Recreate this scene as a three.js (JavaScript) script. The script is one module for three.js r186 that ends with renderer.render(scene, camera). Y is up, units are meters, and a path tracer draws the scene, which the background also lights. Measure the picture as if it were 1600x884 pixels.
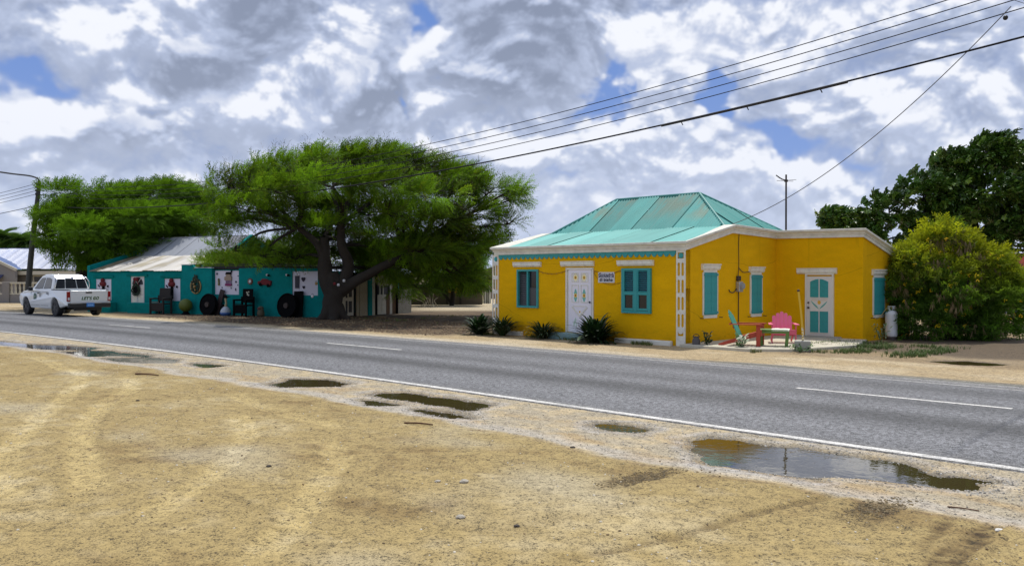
import * as THREE from 'three';
import { mergeGeometries } from 'three/addons/utils/BufferGeometryUtils.js';
import { RoundedBoxGeometry } from 'three/addons/geometries/RoundedBoxGeometry.js';
import { ImprovedNoise } from 'three/addons/math/ImprovedNoise.js';

// ------------------------------------------------------------------ camera, sky, sun, exposure
const scene = new THREE.Scene();
const EYE = 1.85;
const camera = new THREE.PerspectiveCamera(36.25, 1024 / 565, 0.05, 3000);
camera.position.set(0, EYE, 0);
camera.rotation.set(-0.424 * Math.PI / 180, 0, 0);
const renderer = new THREE.WebGLRenderer({ antialias: true });
renderer.toneMapping = THREE.LinearToneMapping;
renderer.toneMappingExposure = 1.04;
renderer.shadowMap.enabled = true;
const SUN_AZ = 19, SUN_EL = 66;            // degrees right of straight ahead, degrees up
const rad = (d) => d * Math.PI / 180;
const SUN = new THREE.Vector3(Math.sin(rad(SUN_AZ)) * Math.cos(rad(SUN_EL)), Math.sin(rad(SUN_EL)), -Math.cos(rad(SUN_AZ)) * Math.cos(rad(SUN_EL)));
const sun = new THREE.DirectionalLight(new THREE.Color(1, 0.955, 0.87), 3.5);
sun.position.copy(SUN).multiplyScalar(120).add(new THREE.Vector3(0, 0, -30));
sun.target.position.set(0, 0, -30);
sun.castShadow = true; sun.shadow.radius = 1.2; sun.shadow.mapSize.set(4096, 4096);
Object.assign(sun.shadow.camera, { left: -70, right: 70, top: 70, bottom: -70, near: 1, far: 300 });
scene.add(sun, sun.target);

function rngOf(a) { return () => { a |= 0; a = a + 0x6D2B79F5 | 0; let t = Math.imul(a ^ a >>> 15, 1 | a); t = t + Math.imul(t ^ t >>> 7, 61 | t) ^ t; return ((t ^ t >>> 14) >>> 0) / 4294967296; }; }
const clamp = (x, a = 0, b = 1) => Math.min(b, Math.max(a, x));
const lerp = (a, b, t) => a + (b - a) * t;
const sstep = (a, b, x) => { const t = clamp((x - a) / (b - a)); return t * t * (3 - 2 * t); };
const PN = new ImprovedNoise();
const noise = (x, y = 0, z = 0.37) => PN.noise(x + 31.7, y + 17.3, z + 5.1);
function fbm(x, y, z, n, gain = 0.5) { let s = 0, a = 1, f = 1; for (let i = 0; i < n; i++) { s += a * noise(x * f, y * f, z * f + i * 7.7); a *= gain; f *= 2.03; } return s; }

const SKY = { blueHi: [0.09, 0.20, 0.55], blueLo: [0.26, 0.40, 0.75], veil: [0.46, 0.53, 0.71], white: [0.98, 0.99, 1.03], grey: [0.24, 0.285, 0.40], gain: 1.0 };
// cloud masses seen from here, in degrees: [azimuth, elevation, half-width, half-height, amount, tilt]
const MASSES = [
  [-18.5, 13.4, 4.6, 2.3, 0.62, 0.6], [-15.5, 17.6, 3.6, 1.8, 0.55, 0], [-9.2, 12.3, 2.6, 3.2, 0.60, 0], [0.0, 15.2, 5.0, 4.4, 0.85, 0], [4.0, 17.6, 3.0, 1.8, 0.4, 0],
  [-28, 16.3, 6, 2.0, 0.34, 0], [-24.3, 9.0, 2.6, 0.9, 0.42, 0], [-26.0, 8.2, 3.0, 1.1, 0.25, 0], [10.5, 17.9, 3.5, 1.2, 0.30, 0], [16.5, 9.0, 5, 1.6, 0.20, 0], [-15.3, 9.3, 4.5, 1.0, 0.18, 0], [26, 11, 5, 3, 0.10, 0],
  [-9.5, 8.5, 6, 1.0, 0.16, 0], [5.5, 4.0, 6, 1.2, 0.10, 0],
];
const GAPS = [
  [6.6, 12.6, 1.1, 1.9, 0.75, 0], [5.0, 10.4, 1.9, 0.7, 0.40, 0], [13.8, 11.9, 0.9, 1.6, 0.60, 0], [13.2, 10.3, 0.8, 0.9, 0.40, 0], [17.0, 8.7, 2.6, 0.9, 0.60, -0.2], [22, 7.2, 2.5, 0.7, 0.34, 0],
  [-6.8, 16.4, 0.9, 1.1, 0.55, 0], [-7.0, 11.3, 0.5, 1.2, 0.42, 0], [-29.5, 11.6, 2.8, 0.9, 0.50, -0.2], [-23.0, 10.4, 2.0, 0.5, 0.25, 0], [3.2, 6.4, 2.0, 0.6, 0.3, 0], [-13, 7.2, 2.4, 0.5, 0.2, 0], [20.5, 13, 2, 1.0, 0.2, 0],
];
const PUFFS = [
  [-25.5, 14.6, 2.4, 1.5, 0.42, 0], [-25.6, 10.4, 3.4, 1.4, 0.40, 0.2], [-21.3, 16.4, 2.6, 1.2, 0.45, 0.6], [-10.6, 15.0, 1.8, 3.6, 0.45, 0], [-5.6, 14.0, 0.9, 2.8, 0.40, 0], [11, 14.6, 3.4, 3.0, 0.42, 0.3], [17, 14.5, 5, 2.6, 0.34, 0],
  [-22.5, 9.3, 2.4, 0.8, 0.35, -0.1], [-29, 8.6, 2.2, 0.8, 0.35, 0], [-14.5, 12.3, 2.2, 1.3, 0.30, 0.3], [-2.2, 12.8, 1.6, 1.2, 0.30, 0], [11, 7.2, 5, 0.7, 0.26, 0], [19, 6.4, 4, 0.8, 0.26, -0.1], [-8, 6.8, 3, 0.7, 0.24, 0], [2.5, 8.2, 2.4, 0.7, 0.28, 0], [27, 8.2, 4, 0.8, 0.26, 0], [7.5, 15.5, 2.0, 2.4, 0.34, 0],
  [9, 9.0, 4, 1.3, 0.30, 0], [25, 10.0, 5, 2.0, 0.30, 0], [-2.5, 8.3, 4.5, 1.3, 0.35, 0], [-17, 6.6, 5, 1.0, 0.25, 0], [2.0, 17.5, 2.0, 0.8, 0.25, 0], [28, 15, 4, 2.5, 0.22, 0], [-30, 9, 3, 1.0, 0.2, 0],
];
const blob = (B, az, el) => { let s = 0; for (const [a, e, w, h, k, t] of B) { const dx = az - a; if (Math.abs(dx) > 4 * w) continue; const dy = el - e - dx * t; const q = (dx * dx) / (w * w) + (dy * dy) / (h * h); if (q < 9) s += k * Math.exp(-q); } return s; };
function makeSky() {
  const W = 4096, H = 2048, data = new Float32Array(W * H * 4), T = new Float32Array(W * (H / 2)), Q = new Float32Array(W * (H / 2));
  for (let j = 0; j < H / 2; j++) {
    const el = (j + 0.5) / H * 180, ce = Math.cos(rad(el)), y = Math.sin(rad(el));
    for (let i = 0; i < W; i++) {
      const a = ((i + 0.5) / W - 0.5) * 2 * Math.PI, x = Math.cos(a) * ce, z = Math.sin(a) * ce;
      let az = a / Math.PI * 180 + 90; if (az > 180) az -= 360;
      const wx = 0.026 * noise(x * 9, y * 13, z * 9 + 3), wy = 0.03 * noise(x * 9 + 9, y * 13, z * 9);
      const X = (x + wx) * 2.6, Y = (y + wy) * 4.2, Z = (z + wx) * 2.6;
      let big = 0, aa = 0.34, f = 1; for (let k = 0; k < 3; k++) { big += aa * noise(X * f, Y * f, Z * f + k * 5); aa *= 0.55; f *= 2.1; }
      const fo = sstep(60, 34, Math.abs(az)) * sstep(34, 20, el);                       // the clouds seen from here have their own places
      const waz = az + 55 * wx + 1.3 * noise(x * 22, y * 26, z * 22) + 0.7 * noise(x * 55, y * 62, z * 55) + 0.35 * noise(x * 130, y * 140, z * 130), wel = el + 40 * wy + 1.1 * noise(x * 22 + 4, y * 26 + 4, z * 22) + 0.6 * noise(x * 55 + 4, y * 62, z * 55) + 0.3 * noise(x * 130 + 4, y * 140, z * 130);
      let bil = 0; aa = 0.5; f = 1; for (let k = 0; k < 7; k++) { const q = noise(X * 4.2 * f + 2, Y * 4.2 * f, Z * 4.2 * f + k * 3); bil += aa * (k < 5 ? Math.sqrt(q * q + (k < 2 ? 0.035 : 0.02)) : q * 0.5 + 0.12); aa *= 0.60; f *= 2.07; }
      const edge = (bil - 0.335) * 1.1;                                                          // rounded lumps
      let m = 0, g = 0, p = 0;
      if (fo > 0) { m = blob(MASSES, waz, wel); g = blob(GAPS, waz, wel); p = blob(PUFFS, waz, wel); }
      const pf = fo * sstep(0.06, 0.36, p + edge * 0.8) + (1 - fo) * sstep(0.10, 0.5, big * 1.2 + edge * 1.2);
      const mass = fo * sstep(0.10, 0.62, m + edge * 0.45) + (1 - fo) * sstep(0.1, 0.5, -big * 1.1 + 0.05 + edge * 0.4);
      T[j * W + i] = 0.53 + 0.25 * pf - 0.42 * mass + edge * 0.68 + big * 0.24;                       // how bright the cloud is
      Q[j * W + i] = 0.62 + edge * 1.0 + big * lerp(1.1, 0.35, fo) + 0.3 * pf + 0.3 * mass - fo * sstep(0.0, 0.85, g * (1.15 + 2.2 * edge)) * 0.80;  // how much of it covers the blue
    }
  }
  for (let j = 0; j < H / 2; j++) {
    const el = (j + 0.5) / H * 180;
    for (let i = 0; i < W; i++) {
      const o = (j * W + i), e = Q[o], up = Q[Math.min(H / 2 - 1, j + 8) * W + i], up2 = Q[Math.min(H / 2 - 1, j + 22) * W + (i + 5) % W];
      const relief = clamp((e - up) * 0.7 + (e - up2) * 0.55, -0.22, 0.34);
      const cov = sstep(0.12, 0.64, e), B = clamp(T[o] + relief * 1.05, 0, 1);
      const lo = Math.exp(-el / 6), q = o * 4 + (H / 2) * W * 4;
      for (let c = 0; c < 3; c++) {
        const blue = lerp(SKY.blueHi[c], SKY.blueLo[c], Math.exp(-el / 16));
        let cl = B < 0.5 ? lerp(SKY.grey[c], SKY.veil[c], B * 2) : lerp(SKY.veil[c], SKY.white[c], sstep(0, 1, (B - 0.5) * 1.5));
        cl = lerp(cl, [0.66, 0.73, 0.88][c], lo * 0.4);
        let v = lerp(blue, cl, cov);
        v = lerp(v, [0.64, 0.71, 0.87][c], lo * 0.35);
        data[q + c] = v * SKY.gain;
      }
      data[q + 3] = 1;
    }
  }
  for (let k = 0; k < (H / 2) * W; k++) { data[k * 4] = 0.30; data[k * 4 + 1] = 0.25; data[k * 4 + 2] = 0.17; data[k * 4 + 3] = 1; }
  const t = new THREE.DataTexture(data, W, H, THREE.RGBAFormat, THREE.FloatType);
  t.mapping = THREE.EquirectangularReflectionMapping; t.magFilter = t.minFilter = THREE.LinearFilter; t.needsUpdate = true;
  return t;
}
const skyTexture = makeSky();
scene.background = skyTexture; scene.environment = skyTexture;

// ------------------------------------------------------------------ helpers
const used = new Map();
function numbered(name) { const k = used.get(name) ?? 0; used.set(name, k + 1); return k ? name + '_' + String(k).padStart(3, '0') : name; }
function tag(o, label, category, group, kind) { if (label) o.userData.label = label; if (category) o.userData.category = category; if (group) o.userData.group = group; if (kind) o.userData.kind = kind; return o; }
function shade(o) { o.castShadow = o.receiveShadow = true; return o; }
function thing(name, label, category, [x, y, z] = [0, 0, 0], turn = 0, group) {
  const o = new THREE.Group(); o.name = numbered(name); scene.add(o); o.position.set(x, y, z); o.rotation.y = turn;
  return tag(o, label, category, group);
}
function part(parent, name, geo, material, kind) {
  const g = Array.isArray(geo) ? merge(geo) : geo, m = shade(new THREE.Mesh(g, material));
  m.name = parent === scene ? numbered(name) : name; if (kind) m.userData.kind = kind; parent.add(m); return m;
}
function struct(name, geo, material, label) { const m = part(scene, name, geo, material, 'structure'); if (label) m.userData.label = label; return m; }
function merge(list) {
  const flat = list.map((g) => (g.index ? g.toNonIndexed() : g));
  const keep = flat.every((g) => g.attributes.color);
  for (const g of flat) { if (!g.attributes.uv) g.setAttribute('uv', new THREE.BufferAttribute(new Float32Array(g.attributes.position.count * 2), 2)); for (const k of Object.keys(g.attributes)) if (!['position', 'normal', 'uv'].includes(k) && !(k === 'color' && keep)) g.deleteAttribute(k); }
  return flat.length === 1 ? flat[0] : mergeGeometries(flat);
}
function turned(g, rx = 0, ry = 0, rz = 0) { return g.applyMatrix4(new THREE.Matrix4().makeRotationFromEuler(new THREE.Euler(rx, ry, rz))); }
const bx = (w, h, d, x = 0, y = 0, z = 0, r) => { const g = new THREE.BoxGeometry(w, h, d); if (r) turned(g, ...r); return g.translate(x, y, z); };
const rb = (w, h, d, x = 0, y = 0, z = 0, b = 0.01, r) => { const g = new RoundedBoxGeometry(w, h, d, 1, Math.min(b, w / 2.1, h / 2.1, d / 2.1)); if (r) turned(g, ...r); return g.translate(x, y, z); };
const cyl = (r0, r1, h, x = 0, y = 0, z = 0, n = 12, r) => { const g = new THREE.CylinderGeometry(r0, r1, h, n); if (r) turned(g, ...r); return g.translate(x, y, z); };
const ball = (r, x = 0, y = 0, z = 0, n = 10) => new THREE.SphereGeometry(r, n, Math.ceil(n * 0.7)).translate(x, y, z);
const lathe = (pts, n = 16) => new THREE.LatheGeometry(pts.map((p) => new THREE.Vector2(...p)), n);
const shapeOf = (pts) => new THREE.Shape(pts.map((p) => new THREE.Vector2(...p)));
function ext(pts, depth, holes = [], bevel = 0) {
  const s = pts instanceof THREE.Shape ? pts : shapeOf(pts); for (const h of holes) s.holes.push(h instanceof THREE.Path ? h : new THREE.Path(h.map((p) => new THREE.Vector2(...p))));
  return new THREE.ExtrudeGeometry(s, { depth, bevelEnabled: bevel > 0, bevelSize: bevel, bevelThickness: bevel, bevelSegments: 1, curveSegments: 10 });
}
const rect = (x0, y0, x1, y1) => [[x0, y0], [x1, y0], [x1, y1], [x0, y1]];
const V = (x, y, z) => new THREE.Vector3(x, y, z);
function tube(pts, r, n = 6, seg) { const c = new THREE.CatmullRomCurve3(pts.map((p) => (p.isVector3 ? p : V(...p)))); return new THREE.TubeGeometry(c, seg ?? pts.length * 4, r, n, false); }
// a limb whose radius changes along the way, with uneven bark
function limb(pts, radii, n = 8, seg = 10, rough = 0.08, seed = 0) {
  const c = new THREE.CatmullRomCurve3(pts), F = c.computeFrenetFrames(seg, false), pos = [], uv = [], idx = [];
  for (let i = 0; i <= seg; i++) {
    const t = i / seg, p = c.getPoint(t), q = t * (radii.length - 1), k = Math.min(radii.length - 2, Math.floor(q)), r = lerp(radii[k], radii[k + 1], q - k);
    for (let j = 0; j <= n; j++) {
      const a = j / n * Math.PI * 2, nn = 1 + rough * (noise(Math.cos(a) * 1.6 + seed, Math.sin(a) * 1.6, t * 5 + seed) * 1.6 + 0.5 * Math.sin(a * 5 + seed + t * 2));
      const v = F.normals[i].clone().multiplyScalar(Math.cos(a) * r * nn).addScaledVector(F.binormals[i], Math.sin(a) * r * nn).add(p);
      pos.push(v.x, v.y, v.z); uv.push(j / n, t * 3);
    }
  }
  for (let i = 0; i < seg; i++) for (let j = 0; j < n; j++) { const a = i * (n + 1) + j, b = a + n + 1; idx.push(a, b, a + 1, b, b + 1, a + 1); }
  const g = new THREE.BufferGeometry(); g.setAttribute('position', new THREE.Float32BufferAttribute(pos, 3)); g.setAttribute('uv', new THREE.Float32BufferAttribute(uv, 2)); g.setIndex(idx); g.computeVertexNormals(); return g;
}
const lin = (r, g, b) => new THREE.Color().setRGB(r, g, b);
const mat = (r, g, b, rough = 0.85, o = {}) => new THREE.MeshStandardMaterial({ color: lin(r, g, b), roughness: rough, side: THREE.DoubleSide, ...o });
// textures
function dataTex(n, fn, srgb = false, rep = 1) {
  const d = new Uint8Array(n * n * 4);
  for (let y = 0; y < n; y++) for (let x = 0; x < n; x++) { const c = fn(x / n, y / n, x, y), o = (y * n + x) * 4; for (let k = 0; k < 3; k++) d[o + k] = clamp(Array.isArray(c) ? c[k] : c) * 255; d[o + 3] = 255; }
  const t = new THREE.DataTexture(d, n, n); t.wrapS = t.wrapT = THREE.RepeatWrapping; t.magFilter = THREE.LinearFilter; t.minFilter = THREE.LinearMipmapLinearFilter; t.repeat.set(rep, rep); if (srgb) t.colorSpace = THREE.SRGBColorSpace; t.needsUpdate = true; return t;
}
function rep(t, a, b = a) { const c = t.clone(); c.repeat.set(a, b); c.needsUpdate = true; return c; }
// tileable lattice noise
function tileNoise(seed, cells) { const r = rngOf(seed), g = new Float32Array(cells * cells); for (let i = 0; i < g.length; i++) g[i] = r(); return (u, v) => { const x = u * cells, y = v * cells, x0 = Math.floor(x), y0 = Math.floor(y), fx = x - x0, fy = y - y0, sx = fx * fx * (3 - 2 * fx), sy = fy * fy * (3 - 2 * fy), G = (a, b) => g[((b % cells + cells) % cells) * cells + ((a % cells + cells) % cells)]; return lerp(lerp(G(x0, y0), G(x0 + 1, y0), sx), lerp(G(x0, y0 + 1), G(x0 + 1, y0 + 1), sx), sy); }; }
function canvasTex(w, h, draw) { const c = document.createElement('canvas'); c.width = w; c.height = h; const x = c.getContext('2d'); draw(x, w, h); const t = new THREE.CanvasTexture(c); t.colorSpace = THREE.SRGBColorSpace; t.magFilter = THREE.LinearFilter; return t; }

// the road's own frame: s runs along the road (to the far left), m across it (away from the camera); the road bends gently to the left
const R2 = Math.SQRT1_2;
const bend = (s) => (s < 11 ? 0 : s < 60 ? -0.002 * (s - 11) ** 2 : -0.002 * 49 * 49 - 0.196 * (s - 60));
const W2 = (s, m) => { const n = m + bend(s); return [R2 * (n - s), -R2 * (n + s)]; };
const onN = (s, n) => [R2 * (n - s), -R2 * (n + s)];
const toSM = (x, z) => { const s = R2 * (-x - z), n = R2 * (x - z); return [s, n - bend(s)]; };
// ------------------------------------------------------------------ ground, road, water
const PUDDLES = [
  [[5.51, 8.45], [5.42, 8.65], [5.2, 8.7], [4.88, 8.7], [4.65, 8.73], [4.39, 8.79], [4.03, 8.77], [3.78, 8.83], [3.52, 8.83], [3.15, 8.66], [2.88, 8.55], [2.68, 8.64], [2.53, 8.57], [2.54, 8.26], [2.72, 8.08], [2.97, 8.03], [3.24, 7.97], [3.59, 7.81], [3.65, 7.56], [3.98, 7.52], [4.31, 7.5], [4.61, 7.48], [5.0, 7.8]],
  [[6.88, 8.28], [6.88, 8.54], [6.57, 8.66], [6.28, 8.56], [6.27, 8.32], [6.57, 8.21]],
  [[11.18, 8.01], [11.26, 8.36], [11.05, 8.58], [10.16, 8.63], [9.61, 8.6], [9.1, 8.64], [8.87, 8.11], [8.92, 7.98], [9.39, 8.09], [9.94, 8.08], [10.79, 8.0]],
  [[9.47, 7.6], [9.2, 7.74], [8.7, 7.77], [8.41, 7.64], [8.66, 7.45], [9.09, 7.47]],
  [[10.76, 7.6], [10.47, 7.68], [10.01, 7.68], [10.19, 7.55], [10.44, 7.46]],
  [[13.49, 7.55], [13.56, 7.86], [13.92, 8.31], [13.45, 8.64], [12.65, 8.63], [12.43, 8.23], [12.7, 7.96], [12.93, 7.61]],
  [[17.9, 8.36], [17.75, 8.55], [16.98, 8.55], [16.89, 8.23], [17.32, 8.14]],
  [[28.4, 7.4], [28.13, 7.78], [26.29, 7.82], [25.42, 8.31], [24.24, 8.51], [23.51, 8.62], [23.12, 8.15], [23.64, 7.66], [24.75, 7.45], [27.18, 7.3]],
  [[23.1, 7.57], [23.0, 8.1], [22.58, 8.4], [21.44, 8.46], [20.31, 8.58], [20.15, 8.28], [20.85, 8.06], [21.2, 7.49], [22.24, 7.45]],
  [[20.6, 7.51], [20.4, 7.9], [19.99, 8.3], [18.91, 8.5], [18.4, 8.07], [18.89, 7.59], [19.52, 7.38]],
  [[6.92, 19.84], [6.79, 20.2], [6.39, 20.6], [5.8, 20.5], [5.5, 20.3], [5.78, 19.81], [6.35, 19.62]],
];
const PUDDLE_NAMES = ['large puddle reflecting the yellow house, at the near right road edge', 'small olive puddle between the large puddle and the long one', 'long dark puddle beside the white line in mid foreground', 'thin brown puddle just below the long dark puddle', 'smallest sliver of water at the left end of the long dark puddle', 'dark diamond-shaped puddle left of the long dark puddle', 'little dark puddle left of the diamond-shaped puddle', 'farthest left puddle reflecting the truck and sky', 'middle one of the three left puddles with teal reflection', 'nearest of the three left puddles, with brown rim', 'puddle across the road on the sand in front of the flowering bush'];
const WATER_Y = -0.020;
function sdPoly(P, x, y) { // negative inside
  let d = 1e9, s = 1;
  for (let i = 0, j = P.length - 1; i < P.length; j = i++) {
    const ex = P[j][0] - P[i][0], ey = P[j][1] - P[i][1], wx = x - P[i][0], wy = y - P[i][1], t = clamp((wx * ex + wy * ey) / (ex * ex + ey * ey)), bx_ = wx - ex * t, by_ = wy - ey * t;
    d = Math.min(d, bx_ * bx_ + by_ * by_);
    const c1 = y >= P[i][1], c2 = y < P[j][1], c3 = ex * wy > ey * wx; if ((c1 && c2 && c3) || (!c1 && !c2 && !c3)) s = -s;
  }
  return s * Math.sqrt(d);
}
const BOXES = PUDDLES.map((P) => [Math.min(...P.map((p) => p[0])) - 0.6, Math.max(...P.map((p) => p[0])) + 0.6, Math.min(...P.map((p) => p[1])) - 0.6, Math.max(...P.map((p) => p[1])) + 0.6]);
function wet(s, m) { let d = 0.6; for (let i = 0; i < PUDDLES.length; i++) { const b = BOXES[i]; if (s > b[0] && s < b[1] && m > b[2] && m < b[3]) d = Math.min(d, sdPoly(PUDDLES[i], s, m)); } return d; }
// tyre tracks and scuffs in the sand: [points (s, m), half width, depth, tone, tread]
const TRACKS = [
  [[[2.0, 7.55], [1.97, 7.15], [1.92, 6.54], [1.89, 5.93], [1.86, 5.2]], 0.05, 0.016, -0.85, 0], [[[2.14, 7.5], [2.06, 7.1], [2.0, 6.67], [2.0, 5.88], [1.96, 5.2]], 0.045, 0.014, -0.85, 0], [[[2.3, 7.4], [2.27, 7.0], [2.2, 6.5], [2.12, 5.8]], 0.045, 0.012, -0.75, 0],
  [[[1.75, 7.45], [1.72, 6.9], [1.66, 6.2], [1.6, 5.4]], 0.12, 0.014, 0.08, 1],
  [[[2.73, 6.05], [2.77, 6.83], [2.8, 7.5]], 0.17, 0.012, -1.0, 1], [[[4.8, 5.6], [4.72, 6.46], [4.69, 7.15]], 0.13, 0.012, -1.0, 1],
  [[[3.8, 3.9], [3.62, 4.5], [3.48, 5.2], [3.38, 6.0], [3.2, 6.8], [3.05, 7.25]], 0.06, 0.014, -0.5, 0], [[[4.6, 3.9], [4.45, 4.5], [4.3, 5.2], [4.2, 6.0]], 0.12, 0.013, -0.12, 1],
  [[[16.5, 6.4], [14.4, 5.6], [12.64, 4.5], [10.73, 3.6], [8.91, 3.0], [7.4, 2.6]], 0.15, 0.016, 0.26, 1], [[[18.5, 6.2], [16.0, 5.4], [13.5, 4.2], [11.4, 3.2], [9.3, 2.4], [7.6, 2.0]], 0.15, 0.016, 0.22, 1],
  [[[4.9, 2.6], [5.3, 3.0], [5.9, 3.6], [6.6, 4.2], [7.4, 4.9], [8.6, 5.5]], 0.14, 0.016, 0.26, 1], [[[6.3, 2.4], [6.9, 3.0], [7.6, 3.7], [8.5, 4.4], [9.6, 5.1], [11, 5.6]], 0.14, 0.016, 0.24, 1],
  [[[6.1, 5.2], [5.9, 5.56], [5.4, 5.6], [5.0, 5.42]], 0.06, 0.01, -0.25, 0], [[[7.6, 3.3], [6.8, 3.4], [5.9, 3.3], [5.0, 3.0]], 0.05, 0.008, -0.16, 0], [[[13, 6.6], [11.5, 6.2], [10, 6.0], [8.5, 5.9]], 0.16, 0.013, 0.2, 1],
  [[[22, 6.6], [20, 6.2], [18, 5.9], [16, 6.0]], 0.16, 0.013, 0.2, 1], [[[4.0, 4.6], [3.9, 5.0], [4.1, 5.4], [4.0, 6.1]], 0.1, 0.004, 0.1, 1],
].map(([pts, w, d, c, tread]) => { const cv = new THREE.CatmullRomCurve3(pts.map((p) => V(p[0], p[1], 0))).getPoints(pts.length * 6), xs = cv.map((p) => p.x), ys = cv.map((p) => p.y); return { cv, w, d, c, tread, b: [Math.min(...xs) - 3 * w, Math.max(...xs) + 3 * w, Math.min(...ys) - 3 * w, Math.max(...ys) + 3 * w] }; });
function tracks(s, m) {
  let dh = 0, dc = 0;
  for (const t of TRACKS) {
    if (s < t.b[0] || s > t.b[1] || m < t.b[2] || m > t.b[3]) continue;
    let best = 1e9, along = 0, acc = 0, side = 0;
    for (let i = 0; i + 1 < t.cv.length; i++) { const a = t.cv[i], b = t.cv[i + 1], ex = b.x - a.x, ey = b.y - a.y, L = Math.hypot(ex, ey), u = clamp(((s - a.x) * ex + (m - a.y) * ey) / (L * L)), d = Math.hypot(s - a.x - ex * u, m - a.y - ey * u); if (d < best) { best = d; along = acc + u * L; side = Math.sign(ex * (m - a.y) - ey * (s - a.x)); } acc += L; }
    const fade = sstep(0, 0.7, along) * sstep(0, 0.7, acc - along), wob = 1 + 0.35 * noise(s * 4, m * 4, 2), q = best / (t.w * wob);
    if (q > 3) continue;
    const inn = sstep(1.15, 0.75, q), lip = Math.exp(-(((q - 1.45) / 0.35) ** 2));
    const tr = t.tread ? 0.5 + 0.5 * Math.sin(along * 38 + side * best * 30) : 1;
    dh += fade * t.d * (-inn * lerp(1, tr, 0.55) + 0.5 * lip);
    dc += fade * inn * t.c * (t.c < -0.5 ? clamp(0.55 + 0.75 * noise(s * 9, m * 9, 4) + 0.5 * noise(s * 22, m * 22, 1), 0.05, 1.15) : 0.7 + 0.6 * noise(s * 6, m * 6, 9));
  }
  return [dh, dc];
}
const HOUSE_PAD = (s, m) => 0.07 * sstep(16.8, 19.5, m) * sstep(24, 29, s);
function groundY(s, m, fine) {
  if (m > 9.13 && m < 15.9) return -0.06;
  let h = HOUSE_PAD(s, m);
  if (m < 9.4) {
    h += 0.022 * sstep(7.35, 6.9, m + 0.22 * noise(s * 0.7, 3)) * sstep(30, 20, Math.abs(s));
    h += 0.016 * noise(s * 0.55, m * 0.75, 1) * sstep(9.1, 7.5, m) + 0.007 * noise(s * 2.3, m * 2.6, 2) * sstep(9.1, 8.5, m);
    h += 0.012 * sstep(8.95, 9.08, m);
  } else h += 0.012 * noise(s * 0.5, m * 0.6, 4) * sstep(16, 17, m);
  if (fine) {
    if (m < 9.2 || m > 19) { const d = wet(s, m) + 0.10 * noise(s * 2.1, m * 2.6, 8) + 0.06 * noise(s * 6, m * 7, 3); h += -0.05 * sstep(0.22, -0.22, d); }
    if (m < 7.8) h += tracks(s, m)[0];
    if (m < 9.1) h += 0.0035 * noise(s * 7, m * 7, 5) + 0.002 * noise(s * 17, m * 17, 6);
  }
  return h;
}
const at = (s, m, up = 0) => { const [x, z] = W2(s, m); return [x, groundY(s, m, true) + up, z]; };
const atXD = (x, d, up = 0) => { const [s, m] = toSM(x, -d); return [x, groundY(s, m, true) + up, -d]; };

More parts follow.
